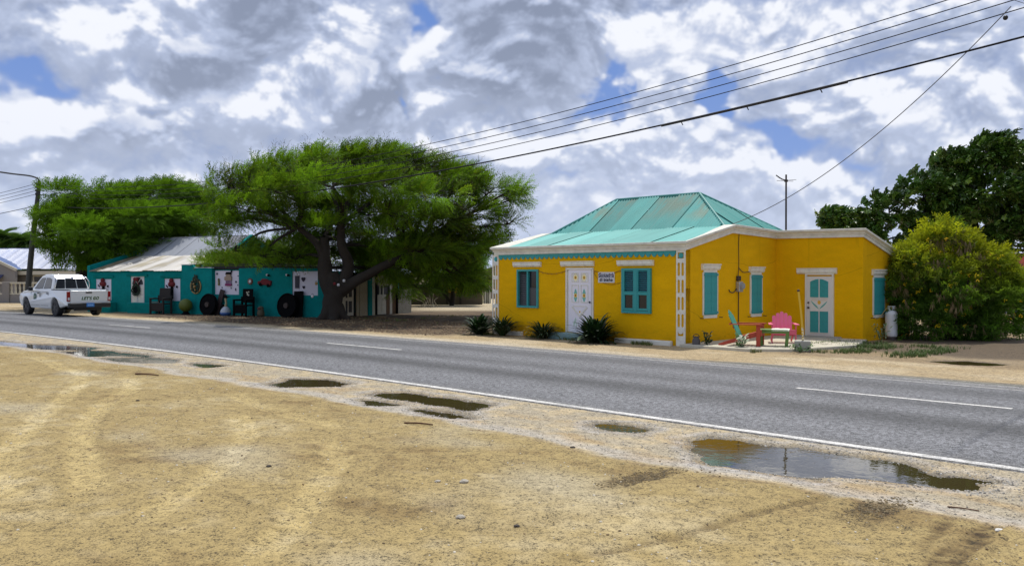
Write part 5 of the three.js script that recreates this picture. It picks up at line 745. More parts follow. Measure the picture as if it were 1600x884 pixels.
{ // things hung on and standing by the turquoise house
  const on = (name, label, cat, x, y, z = 0, group) => thing(name, label, cat, TP(x, y, z), TT, group);
  const redM = mat(0.15, 0.012, 0.016, 0.85), gold = mat(0.30, 0.20, 0.07, 0.6), tinW = mat(0.6, 0.6, 0.62, 0.5), leafD = mat(0.02, 0.035, 0.02, 0.9);
  const wr = on('wreath', 'round dark wreath with red bow hanging on the white fan-topped door', 'wreath', 3.56, 1.14, 0.02);
  part(wr, 'ring', Array.from({ length: 60 }, (_, k) => { const a = k * 0.55, q = 0.20 + 0.07 * ((k * 7) % 5) / 4; return new THREE.ConeGeometry(0.04, 0.16, 4).rotateZ(a + 1.2 * (k % 3)).translate(Math.cos(a) * q * 0.9, Math.sin(a) * q, 0.03 + 0.02 * (k % 3)); }), leafD); part(wr, 'centre', cyl(0.18, 0.18, 0.05, 0, 0, 0.02, 16, [Math.PI / 2, 0, 0]), charcoal);
  part(wr, 'bow', [ball(0.09, -0.08, 0.52, 0.04, 8), ball(0.09, 0.08, 0.52, 0.04, 8), ball(0.05, 0, 0.5, 0.06, 8), bx(0.04, 0.35, 0.02, -0.13, 0.34, 0.03, [0, 0, -0.5]), bx(0.04, 0.35, 0.02, 0.13, 0.34, 0.03, [0, 0, 0.5])], redM);
  for (const [x, l] of [[1.03, 'tall red bow ornament on the white panel behind the pickup truck'], [6.05, 'tall red bow ornament on the white panel right of the fan-topped door']]) { const o = on('bow_ornament', l, 'ornament', x, 1.3, -0.02); part(o, 'bow', [ball(0.11, 0, 0.30, 0.06, 8), ball(0.13, -0.06, 0.12, 0.05, 8), ball(0.13, 0.07, 0.12, 0.05, 8)], redM); part(o, 'ribbon', [bx(0.17, 0.6, 0.03, 0, -0.28, 0.03), bx(0.05, 0.16, 0.02, -0.36, 0.02, 0.02, [0, 0, 0.9]), bx(0.10, 0.10, 0.02, 0.33, 0.0, 0.02)], charcoal); }
  const md = on('wall_medallion', 'teardrop wall ornament of dark leaves in a gold rim on the turquoise pier', 'ornament', 7.86, 1.36, 0.15);
  part(md, 'rim', new THREE.TorusGeometry(0.33, 0.035, 6, 28).translate(0, -0.03, 0.03), gold); part(md, 'leaves', Array.from({ length: 26 }, (_, k) => new THREE.SphereGeometry(0.075, 6, 5).scale(0.7, 1.5, 0.5).rotateZ(k * 0.9).translate(0.22 * Math.sin(k * 2.4) * (1 - Math.max(0, (k - 16) / 12)), -0.26 + k * 0.028, 0.05)), leafD); part(md, 'fruit', [ball(0.07, 0, -0.05, 0.1, 8), ball(0.05, -0.06, 0.08, 0.1, 8), ball(0.05, 0.04, -0.2, 0.1, 8)], gold);
  const fg = on('puppet_figure', 'boxy figure with hat and magenta boots on the large white panel', 'ornament', 9.80, 1.70, -0.02);
  part(fg, 'body', [bx(0.40, 0.18, 0.05, 0, 0.0, 0.03), bx(0.30, 0.10, 0.05, 0, 0.14, 0.03), bx(0.05, 0.16, 0.04, -0.22, 0.0, 0.03)], mat(0.32, 0.24, 0.18, 0.8)); part(fg, 'hat', [bx(0.34, 0.05, 0.06, 0, 0.215, 0.03), bx(0.22, 0.06, 0.06, -0.03, 0.265, 0.03), bx(0.05, 0.18, 0.03, 0.17, 0.30, 0.03, [0, 0, -0.4])], charcoal); part(fg, 'leg', [bx(0.07, 0.16, 0.04, -0.13, -0.17, 0.03), bx(0.07, 0.16, 0.04, 0.0, -0.17, 0.03), bx(0.07, 0.16, 0.04, 0.13, -0.17, 0.03)], mat(0.3, 0.2, 0.3, 0.8)); part(fg, 'boot', [bx(0.38, 0.10, 0.06, 0, -0.29, 0.035)], mat(0.20, 0.012, 0.10, 0.7));
  const sm = on('small_figure', 'tiny yellow and black figure left on the large white panel', 'ornament', 9.18, 1.56, -0.02); part(sm, 'body', [ball(0.05, 0, 0.1, 0.04, 8), bx(0.10, 0.10, 0.04, 0, 0.0, 0.03), bx(0.09, 0.12, 0.04, 0, -0.12, 0.03)], mat(0.16, 0.14, 0.05, 0.8));
  const spots = on('wall_trinkets', 'scatter of small dark trinkets pinned over the large white panel', 'ornament', 9.67, 1.5, -0.025); for (const [x, y, w, h] of [[0.58, 0.05, 0.09, 0.08], [0.72, 0.32, 0.05, 0.05], [0.7, -0.1, 0.04, 0.05], [0.28, -0.24, 0.05, 0.06], [-0.3, -0.22, 0.05, 0.06], [0.56, -0.3, 0.05, 0.12], [-0.62, 0.42, 0.09, 0.09]]) part(spots, 'trinket', rb(w, h, 0.03, x, y, 0.02, 0.012), mat(0.06, 0.06, 0.10, 0.7));
  const ck = on('wall_disc', 'small round reddish disc on the dark turquoise wall', 'ornament', 11.17, 1.57, 0.004); part(ck, 'disc', cyl(0.14, 0.15, 0.04, 0, 0, 0.02, 20, [Math.PI / 2, 0, 0]), mat(0.16, 0.05, 0.03, 0.6)); part(ck, 'hub', cyl(0.07, 0.07, 0.02, 0.01, 0, 0.05, 14, [Math.PI / 2, 0, 0]), tinW);
  const cr = on('toy_car', 'dark red toy car shape mounted on the turquoise wall', 'ornament', 12.06, 1.52, 0.004); part(cr, 'body', ext([[-0.38, -0.06], [0.36, -0.12], [0.4, 0.06], [0.22, 0.1], [0.1, 0.15], [-0.12, 0.16], [-0.22, 0.06], [-0.38, 0.04]], 0.06, [], 0.015), redM); part(cr, 'wheel', [cyl(0.08, 0.08, 0.05, -0.22, -0.08, 0.06, 12, [Math.PI / 2, 0, 0]), cyl(0.08, 0.08, 0.05, 0.24, -0.13, 0.06, 12, [Math.PI / 2, 0, 0])], charcoal);
  for (const [x, l] of [[12.26, 'little pale lamp high on the turquoise wall above the toy car'], [13.42, 'little pale lamp high on the turquoise wall beside the right white panel']]) { const o = on('wall_lamp', l, 'lamp', x, 1.86, 0.004); part(o, 'bowl', ball(0.06, 0, 0, 0.08, 10), tinW); part(o, 'bracket', [bx(0.05, 0.05, 0.1, 0.07, -0.02, 0.05), ball(0.05, 0.09, -0.02, 0.1, 8)], charcoal); }
  const fr = on('dark_frame', 'narrow dark framed picture on the right white panel beside the trunk', 'picture', 13.93, 1.55, -0.03); part(fr, 'frame', rb(0.24, 0.56, 0.03, 0, 0, 0.02, 0.01), mat(0.02, 0.02, 0.04, 0.6)); part(fr, 'edge', [bx(0.24, 0.03, 0.04, 0, 0.29, 0.02), bx(0.24, 0.03, 0.04, 0, -0.29, 0.02)], tinW);
  for (const [x, y, s, l] of [[14.28, 1.68, 1.2, 'upper dark heart-shaped ornament right of the narrow picture'], [14.30, 1.33, 0.8, 'lower dark heart-shaped ornament right of the narrow picture']]) { const o = on('heart_ornament', l, 'ornament', x, y, -0.03); const h = new THREE.Shape(); h.moveTo(0, -0.1 * s); h.bezierCurveTo(-0.14 * s, 0, -0.1 * s, 0.1 * s, 0, 0.05 * s); h.bezierCurveTo(0.1 * s, 0.1 * s, 0.14 * s, 0, 0, -0.1 * s); part(o, 'heart', ext(h, 0.03).translate(0, 0, 0), mat(0.02, 0.015, 0.04, 0.7)); part(o, 'knob', ball(0.02, 0, 0.0, 0.04, 6), charcoal); }
  // dark carved chairs: slatted box with a high back
  for (const [x, w, l, deco] of [[5.98, 1.0, 'dark high-backed wooden armchair below the white panel right of the door', 0], [11.35, 0.82, 'black high-backed armchair with a pale motif on its back', 1]]) {
    const o = on('high_back_chair', l, 'chair', x, 0, 0.55, 'dark wooden armchairs along the turquoise wall'), wm = deco ? charcoal : mat(0.022, 0.019, 0.018, 0.95);
    part(o, 'backrest', [rb(w * 0.74, 0.62, 0.05, 0, 0.93, -0.2, 0.015, [-0.08, 0, 0])], wm); part(o, 'seat', rb(w * 0.8, 0.06, 0.5, 0, 0.5, 0.05, 0.01), wm); part(o, 'apron', rb(w * 0.78, 0.34, 0.04, 0, 0.32, 0.27, 0.01), wm);
    for (const sx of [-1, 1]) { part(o, 'arm', rb(0.09, 0.07, 0.55, sx * w * 0.44, 0.74, 0.05, 0.012), wm); part(o, 'leg', rb(0.08, 0.74, 0.08, sx * w * 0.44, 0.36, 0.28, 0.01), wm); part(o, 'leg', rb(0.08, 0.9, 0.08, sx * w * 0.42, 0.44, -0.2, 0.01), wm); }
    part(o, 'rail', bx(w * 0.5, 0.03, 0.02, -w * 0.1, 0.58, 0.295), deco ? wm : mat(0.12, 0.10, 0.08, 0.8)); if (deco) part(o, 'motif', [bx(0.07, 0.06, 0.01, -0.04, 1.08, -0.185), bx(0.06, 0.06, 0.01, 0.07, 1.10, -0.185), bx(0.05, 0.12, 0.01, 0.0, 1.0, -0.178), bx(0.05, 0.08, 0.01, 0.08, 0.96, -0.175)], mat(0.5, 0.5, 0.4, 0.8));
  }
  const gl = on('green_globe', 'mottled green globe standing on the ground under the leaf medallion', 'globe', 7.55, 0, 0.5); part(gl, 'ball', ball(0.31, 0, 0.44, 0, 18), mat(0.10, 0.13, 0.012, 0.6, { map: rep(stuccoTex, 3) })); part(gl, 'foot', [cyl(0.10, 0.22, 0.18, 0, 0.08, 0, 12)], charcoal);
  for (const [x, w, l, tilt] of [[8.95, 0.50, 'large black wheel with a plank leaning behind it, below the large white panel', -0.25], [13.75, 0.53, 'black wheel with a broad board behind it, nearest the tree trunk', 0.02]]) {
    const o = on('black_wheel', l, 'wheel', x, 0, 0.35, 'black wheels leaning on the turquoise wall'); part(o, 'disc', cyl(w, w, 0.14, 0, w - 0.01, 0.05, 28, [Math.PI / 2 - 0.12, 0, 0]), charcoal); part(o, 'rim', new THREE.TorusGeometry(w - 0.02, 0.035, 6, 30).rotateX(-0.12).translate(0, w, 0.12), charcoal); part(o, 'hub', cyl(0.12, 0.12, 0.08, 0, w, 0.15, 14, [Math.PI / 2, 0, 0]), M.iron);
    part(o, 'plank', rb(tilt < -0.1 ? 0.28 : 0.52, tilt < -0.1 ? 1.25 : 1.15, 0.05, tilt < -0.1 ? 0.42 : 0.38, 0.58, -0.2, 0.01, [-0.1, 0, tilt]), tilt < -0.1 ? mat(0.035, 0.02, 0.02, 0.8) : charcoal);
  }
  const bd = on('bird_jug', 'blue and white jug shaped like a long-necked bird, by the large white panel', 'jug', 10.13, 0, 0.5); part(bd, 'body', lathe([[0.001, 0.0], [0.18, 0.01], [0.24, 0.12], [0.23, 0.24], [0.15, 0.36], [0.08, 0.42], [0.001, 0.43]], 18), mat(0.42, 0.46, 0.52, 0.4)); part(bd, 'base', lathe([[0.001, -0.005], [0.19, 0.0], [0.247, 0.11], [0.245, 0.16], [0.001, 0.16]], 18), mat(0.05, 0.13, 0.36, 0.5));
  part(bd, 'neck', limb([V(0, 0.38, 0), V(0.03, 0.6, 0), V(0, 0.82, 0)], [0.07, 0.045, 0.06], 8, 6, 0.05), mat(0.38, 0.33, 0.2, 0.6)); part(bd, 'head', [ball(0.08, 0, 0.86, 0, 10), turned(new THREE.ConeGeometry(0.045, 0.32, 6), 0, 0, -Math.PI / 2 + 0.1).translate(0.2, 0.86, 0), ball(0.10, -0.17, 0.42, 0, 8), ball(0.06, -0.08, 0.92, 0, 6)], charcoal);
  const ow = on('owl_pot', 'squat brown owl-shaped pot between the black armchair and wheel', 'pot', 12.28, 0, 0.5); part(ow, 'body', lathe([[0.001, 0], [0.13, 0.01], [0.17, 0.14], [0.14, 0.28], [0.11, 0.32], [0.13, 0.40], [0.08, 0.47], [0.001, 0.48]], 14), mat(0.10, 0.085, 0.05, 0.8)); part(ow, 'face', [ball(0.04, -0.05, 0.38, 0.11, 8), ball(0.04, 0.05, 0.38, 0.11, 8), turned(new THREE.ConeGeometry(0.03, 0.06, 5), 0.4, 0, Math.PI).translate(0, 0.34, 0.13)], redM);
  for (const [x, d, y, m, l] of [[-6.90, 35.45, 1.62, tinW, 'white ornament hung on the tree trunk, right one at fork height'], [-7.12, 35.4, 1.45, tinW, 'white ornament hung on the tree trunk, below the fork'], [-7.28, 35.4, 1.5, redM, 'red ornament hung on the tree trunk'], [-8.05, 35.5, 1.5, gold, 'small brownish ornament on the left side of the tree trunk'], [-8.2, 35.45, 0.98, tinW, 'white ornament low at the left of the tree trunk']]) { const o = thing('trunk_ornament', l, 'ornament', [x, y + 0.05, -d]); part(o, 'cup', lathe([[0.001, -0.05], [0.05, -0.04], [0.06, 0.04], [0.03, 0.07], [0.001, 0.07]], 10), m); part(o, 'loop', new THREE.TorusGeometry(0.03, 0.008, 5, 10).translate(0, 0.09, 0), charcoal); }
}
// ------------------------------------------------------------------ the pickup truck
{
  const t = thing('pickup_truck', 'white double-cab pickup truck with LET\'S GO on its tailgate, driving away', 'pickup truck', [-21.0, 0.045, -40.4], rad(139.5)); t.scale.setScalar(1.05);
  const paint = new THREE.MeshPhysicalMaterial({ color: lin(0.74, 0.77, 0.78), roughness: 0.35, clearcoat: 0.8, clearcoatRoughness: 0.08, side: THREE.DoubleSide }), glass = M.glass, blk = mat(0.018, 0.018, 0.02, 0.6), redL = mat(0.25, 0.01, 0.015, 0.2), chrome = mat(0.6, 0.6, 0.62, 0.2, { metalness: 0.9 });
  const arch = (cx, r, y0) => Array.from({ length: 13 }, (_, k) => { const a = k / 12 * Math.PI; return [cx + Math.cos(a) * r, Math.max(y0, 0.38 + Math.sin(a) * r)]; });
  const top = [[2.55, 0.62], [2.60, 0.80], [2.52, 0.95], [2.2, 1.03], [1.5, 1.10], [1.15, 1.13], [-0.75, 1.13]];
  const low = (bed) => [[-2.56, 0.52], [-1.86, 0.42], ...arch(-1.38, 0.47, 0.42).reverse(), [-0.85, 0.36], [1.2, 0.36], ...arch(1.72, 0.47, 0.38).reverse(), [2.25, 0.40], [2.5, 0.44], ...top, ...bed];
  const skin = ext(low([[-2.58, 1.12]]), 0.10, [], 0.03), bulge = (g, z0, sgn) => { g.translate(0, 0, z0); const p = g.attributes.position; for (let k = 0; k < p.count; k++) { const y = p.getY(k), x = p.getX(k), z = p.getZ(k); const f = 1 - 0.10 * sstep(0.9, 1.15, y) - 0.06 * sstep(1.9, 2.6, x) - 0.05 * sstep(0.6, 0.36, y) + 0.02 * (Math.exp(-(((x - 1.72) / 0.5) ** 2)) + Math.exp(-(((x + 1.38) / 0.5) ** 2))); p.setZ(k, z * f); } g.computeVertexNormals(); return g; };
  const core = ext([[-2.5, 0.50], [-1.95, 0.5], [-1.9, 0.8], [-0.85, 0.8], [-0.8, 0.36], [1.2, 0.36], [1.22, 0.85], [2.2, 0.85], [2.25, 0.42], [2.5, 0.5], ...top.slice(0, 6), [-0.76, 1.13], [-0.76, 0.74], [-2.5, 0.74]], 1.50, [], 0.02).translate(0, 0, -0.75);
  part(t, 'body', [bulge(skin.clone(), 0.80, 1), bulge(skin.clone(), -0.90, -1), bulge(core, 0, 1)], paint);
  // cab, narrower towards the roof
  const cabShape = [[-0.80, 1.10], [-0.66, 1.62], [-0.52, 1.74], [-0.2, 1.79], [0.35, 1.78], [0.72, 1.69], [1.45, 1.10]], hz = (y) => 0.80 - 0.20 * clamp((y - 1.1) / 0.68);
  const cab = ext(cabShape, 1.52, [], 0.04).translate(0, 0, -0.76), cp = cab.attributes.position; for (let k = 0; k < cp.count; k++) cp.setZ(k, cp.getZ(k) * hz(cp.getY(k)) / 0.80); cab.computeVertexNormals(); part(t, 'cab', cab, paint);
  for (const sg of [-1, 1]) {
    const side = (pts, m, name, out = 0.006, parent = t) => { const g = ext(pts, 0.008), p = g.attributes.position; for (let k = 0; k < p.count; k++) p.setZ(k, sg * (hz(p.getY(k)) + out + p.getZ(k))); g.computeVertexNormals(); return part(parent, name, g, m); };
    side([[0.24, 1.18], [1.10, 1.18], [0.74, 1.56], [0.60, 1.66], [0.24, 1.67]], glass, 'window'); side([[-0.62, 1.20], [0.13, 1.18], [0.13, 1.67], [-0.2, 1.67], [-0.47, 1.60]], glass, 'window');
    for (const [x, w] of [[0.70, 0.95], [-0.28, 0.80]]) { const d = part(t, 'door', ext(rect(x - w / 2, 0.46, x + w / 2, 1.06), 0.012, [rect(x - w / 2 + 0.012, 0.472, x + w / 2 - 0.012, 1.048)]).translate(0, 0, sg > 0 ? 0.902 : -0.914), blk); part(d, 'handle', rb(0.18, 0.04, 0.03, x - w * 0.3, 0.99, sg * 0.90, 0.01), blk); }
    const m = part(t, 'mirror', rb(0.12, 0.17, 0.2, 1.05, 1.18, sg * 0.98, 0.04), blk); m.geometry.computeBoundingBox();
    if (sg < 0) { const em = ext(Array.from({ length: 20 }, (_, k) => { const a = k / 20 * 6.283; return [0.72 + 0.15 * Math.cos(a), 0.80 + 0.20 * Math.sin(a) - (Math.sin(a) < 0 ? 0.05 : 0)]; }), 0.006).translate(0, 0, -0.926); const e = part(t, 'emblem', em, mat(0.06, 0.13, 0.12, 0.5)); part(e, 'emblem_band', bx(0.2, 0.06, 0.004, 0.72, 0.84, -0.929), mat(0.25, 0.3, 0.2, 0.5)); }
    part(t, 'tail_light', [rb(0.08, 0.42, 0.14, -2.575, 0.88, sg * 0.845, 0.02)], redL); part(t, 'tail_lens', rb(0.03, 0.12, 0.08, -2.61, 0.78, sg * 0.845, 0.01), mat(0.6, 0.6, 0.62, 0.2));
    for (const x of [-1.38, 1.72]) {
      const w = part(t, 'wheel', turned(lathe([[0.22, -0.12], [0.34, -0.125], [0.375, -0.09], [0.38, 0.09], [0.34, 0.125], [0.22, 0.12]], 28), Math.PI / 2).translate(x, 0.38, sg * 0.80), blk);
      part(w, 'rim', [cyl(0.225, 0.225, 0.16, x, 0.38, sg * 0.82, 20, [Math.PI / 2, 0, 0])], mat(0.03, 0.03, 0.032, 0.6)); part(w, 'hub', [cyl(0.06, 0.06, 0.2, x, 0.38, sg * 0.82, 10, [Math.PI / 2, 0, 0]), ...[0, 1, 2, 3, 4, 5].map((k) => bx(0.05, 0.2, 0.02, x + Math.sin(k * 1.047) * 0.12, 0.38 + Math.cos(k * 1.047) * 0.12, sg * 0.905, [0, 0, -k * 1.047]))], mat(0.05, 0.05, 0.055, 0.5));
    }
    part(t, 'roll_bar', tube([[-0.85, 1.12, sg * 0.74], [-0.98, 1.45, sg * 0.70], [-0.86, 1.68, sg * 0.60], [-0.62, 1.74, sg * 0.55]], 0.025, 6, 16), chrome);
    part(t, 'bed_rail', rb(1.75, 0.03, 0.09, -1.68, 1.16, sg * 0.80, 0.01), blk); part(t, 'headlight', rb(0.3, 0.14, 0.2, 2.42, 0.86, sg * 0.70, 0.05), mat(0.5, 0.52, 0.55, 0.1));
  }
  const back = (z0, z1) => { const y0 = 1.20, y1 = 1.62, g = new THREE.BufferGeometry(), X = (y) => -0.855 + (y - 1.10) * (0.14 / 0.52) , q = [[X(y0), y0, z0], [X(y0), y0, z1], [X(y1), y1, z1 * 0.86], [X(y1), y1, z0 * 0.86]]; g.setAttribute('position', new THREE.Float32BufferAttribute([0, 1, 2, 0, 2, 3].flatMap((i) => q[i]), 3)); g.computeVertexNormals(); return g; };
  for (const [a, b] of [[-0.70, -0.27], [-0.24, 0.24], [0.27, 0.70]]) part(t, 'rear_window', back(a, b), glass);
  part(t, 'brake_light', rb(0.04, 0.06, 0.36, -0.665, 1.715, 0, 0.01), redL); part(t, 'windscreen', bx(0.02, 0.78, 1.2, 1.12, 1.42, 0, [0, 0, 0.90]), glass);
  const tg = part(t, 'tailgate', rb(0.07, 0.56, 1.52, -2.57, 0.84, 0, 0.025), paint); part(tg, 'handle', rb(0.03, 0.06, 0.26, -2.61, 1.04, -0.02, 0.01), blk);
  const txt = canvasTex(512, 128, (c, w, h) => { c.fillStyle = '#dfe6e4'; c.fillRect(0, 0, w, h); c.textAlign = 'center'; c.textBaseline = 'middle'; c.font = 'italic bold 112px sans-serif'; c.fillStyle = '#5a8a1c'; c.strokeStyle = '#5a8a1c'; c.lineWidth = 7; c.strokeText("LET'S GO", 258, 68); c.fillStyle = '#0b0f0a'; c.fillText("LET'S GO", 254, 64); });
  part(tg, 'lettering', new THREE.PlaneGeometry(0.80, 0.20).applyMatrix4(new THREE.Matrix4().makeRotationY(-Math.PI / 2)).translate(-2.608, 0.80, 0.03), new THREE.MeshStandardMaterial({ map: txt, roughness: 0.4 }));
  part(t, 'bumper', [rb(0.22, 0.20, 1.76, -2.60, 0.50, 0, 0.04), rb(0.2, 0.16, 1.1, -2.45, 0.36, 0, 0.03)], blk); part(t, 'chassis', [bx(4.4, 0.2, 1.0, 0, 0.42, 0), cyl(0.09, 0.09, 1.5, -1.38, 0.38, 0, 8, [Math.PI / 2, 0, 0])], blk);
  const pl = canvasTex(128, 64, (c, w, h) => { c.fillStyle = '#2f74c0'; c.fillRect(0, 0, w, h); c.fillStyle = '#9cc4ea'; for (const [x, ww] of [[18, 14], [40, 10], [60, 16], [84, 12], [102, 10]]) c.fillRect(x, 20, ww, 26); c.fillStyle = '#2f74c0'; for (const x of [24, 66, 90]) c.fillRect(x, 28, 4, 9); });
  part(t, 'number_plate', [bx(0.012, 0.17, 0.32, -2.716, 0.52, 0.0)], new THREE.MeshStandardMaterial({ color: lin(0.05, 0.22, 0.55), roughness: 0.5 })); part(t, 'plate_print', new THREE.PlaneGeometry(0.30, 0.15).applyMatrix4(new THREE.Matrix4().makeRotationY(-Math.PI / 2)).translate(-2.724, 0.52, 0), new THREE.MeshStandardMaterial({ map: pl, roughness: 0.5 }));
  part(t, 'grille', rb(0.06, 0.22, 1.0, 2.56, 0.74, 0, 0.02), blk); part(t, 'bed_floor', bx(1.7, 0.02, 1.5, -1.65, 0.765, 0), blk);
}
// ------------------------------------------------------------------ lamp post, wires, far houses, fences, background plants
{
  const lp = thing('lamp_post', 'dark leaning street lamp post with wires, behind the pickup truck', 'street lamp', [-27.9, 0, -50]);
  part(lp, 'pole', limb([V(-0.25, -0.1, 0), V(0.1, 3.6, 0), V(0.55, 7.35, 0)], [0.17, 0.15, 0.11], 10, 10, 0.01), mat(0.05, 0.052, 0.05, 0.8)); part(lp, 'arm', tube([[0.55, 7.0, 0.02], [0.52, 7.45, 0.03], [0.2, 7.62, 0.05], [-1.0, 7.78, 0.15], [-2.2, 7.95, 0.3]], 0.05, 6, 24), mat(0.06, 0.062, 0.065, 0.7)); part(lp, 'lamp_head', rb(0.75, 0.12, 0.26, -2.4, 7.97, 0.3, 0.05, [0, 0, -0.08]), mat(0.3, 0.31, 0.32, 0.5));
  for (let k = 0; k < 4; k++) part(lp, 'insulator', [cyl(0.05, 0.06, 0.13, 0.40, 6.62 + 0.2 * k, 0.1, 8), bx(0.2, 0.03, 0.03, 0.45, 6.58 + 0.2 * k, 0.05)], mat(0.05, 0.05, 0.06, 0.5));
  const wireM = mat(0.012, 0.012, 0.014, 1, { metalness: 0 });
  const A = [-27.45, 0, -49.9], B = [10.32, 0, -16.95];
  const wire = (label, a, b, sag, r, n = 36, m = wireM) => { const pts = []; for (let k = 0; k <= n; k++) { const t = k / n; pts.push([lerp(a[0], b[0], t), lerp(a[1], b[1], t) - 4 * sag * t * (1 - t), lerp(a[2], b[2], t)]); } const o = part(scene, 'overhead_wire', tube(pts, r, 5, n * 2), m); return tag(o, label, 'wire'); };
  const names = ['lowest', 'second lowest', 'second highest', 'highest'];
  for (let k = 0; k < 4; k++) wire(names[k] + ' of the four thin parallel wires rising to the upper right', [A[0], 6.62 + 0.2 * k, A[2]], [B[0], 7.2 + 0.21 * k, B[2]], 1.58, 0.011);
  wire('thick black cable below the four thin parallel wires', [A[0], 5.95, A[2]], [B[0], 6.62, B[2]], 1.26, 0.022);
  const wrapPts = []; for (let k = 0; k <= 8; k++) { const t = 0.83 + 0.012 * k; wrapPts.push([lerp(A[0], B[0], t), lerp(5.95, 6.62, t) - 4 * 1.26 * t * (1 - t) - 0.012, lerp(A[2], B[2], t)]); }
  const jt = thing('cable_joint', 'thickened wrapped joint on the thick black cable', 'cable joint', [0, 0, 0]); part(jt, 'sleeve', tube(wrapPts, 0.034, 7, 16), M.black); for (const k of [1, 4, 7]) part(jt, 'tie', bx(0.02, 0.12, 0.02, wrapPts[k][0], wrapPts[k][1] - 0.05, wrapPts[k][2], [0, 0, 0.5]), M.black);
  for (let k = 0; k < 4; k++) wire(['lowest', 'second lowest', 'second highest', 'highest'][k] + ' of the thin wires leaving the lamp post to the left edge', [A[0], 6.62 + 0.2 * k, A[2]], [-52, 6.0 + 0.2 * k, -66], 0.5, 0.012, 14);
  wire('thick cable leaving the lamp post to the left edge', [A[0], 5.95, A[2]], [-52, 5.2, -66], 0.4, 0.018, 14);
  const pk = HP(7.2, 3.36, -2.5);
  wire('single service wire sagging from the upper right down to the yellow house roof', [9.75, 7.12, -16.9], pk, 0.55, 0.010, 24, mat(0.12, 0.12, 0.13, 0.6));
  const pole = thing('utility_pole', 'wooden utility pole with insulators just at the upper right corner', 'utility pole', [10.62, 0, -17.0]);
  part(pole, 'shaft', limb([V(0, -0.1, 0), V(0, 4, 0), V(0, 8.3, 0)], [0.15, 0.13, 0.11], 10, 8, 0.02), mat(0.09, 0.07, 0.055, 0.9));
  for (let k = 0; k < 4; k++) part(pole, 'insulator', [cyl(0.05, 0.06, 0.12, -0.3, 7.2 + 0.21 * k, 0.05, 8), cyl(0.02, 0.02, 0.3, -0.16, 7.2 + 0.21 * k, 0.03, 6, [0, 0, Math.PI / 2])], M.black);
  part(pole, 'connector', [ball(0.07, -0.25, 7.12, 0.05, 8), ball(0.05, -0.75, 7.02, -0.3, 8)], M.black);
  part(pole, 'cable_loop', [tube([[-0.22, 7.1, 0.05], [-0.27, 6.85, 0.05], [-0.26, 6.7, 0.05], [-0.15, 6.62, 0.05]], 0.012, 5, 14), tube([[-0.1, 6.58, 0.06], [-0.3, 6.5, 0.06], [-0.30, 6.36, 0.06], [-0.15, 6.30, 0.06], [-0.02, 6.34, 0.06]], 0.012, 5, 16)], M.black);
  wire('upper of two wires crossing the top right corner toward the camera side', [10.5, 7.13, -16.95], [4.6, 5.9, -10.6], 0.06, 0.005, 10); wire('lower of two wires crossing the top right corner toward the camera side', [10.5, 7.06, -16.95], [4.7, 5.84, -10.6], 0.06, 0.005, 10);
}
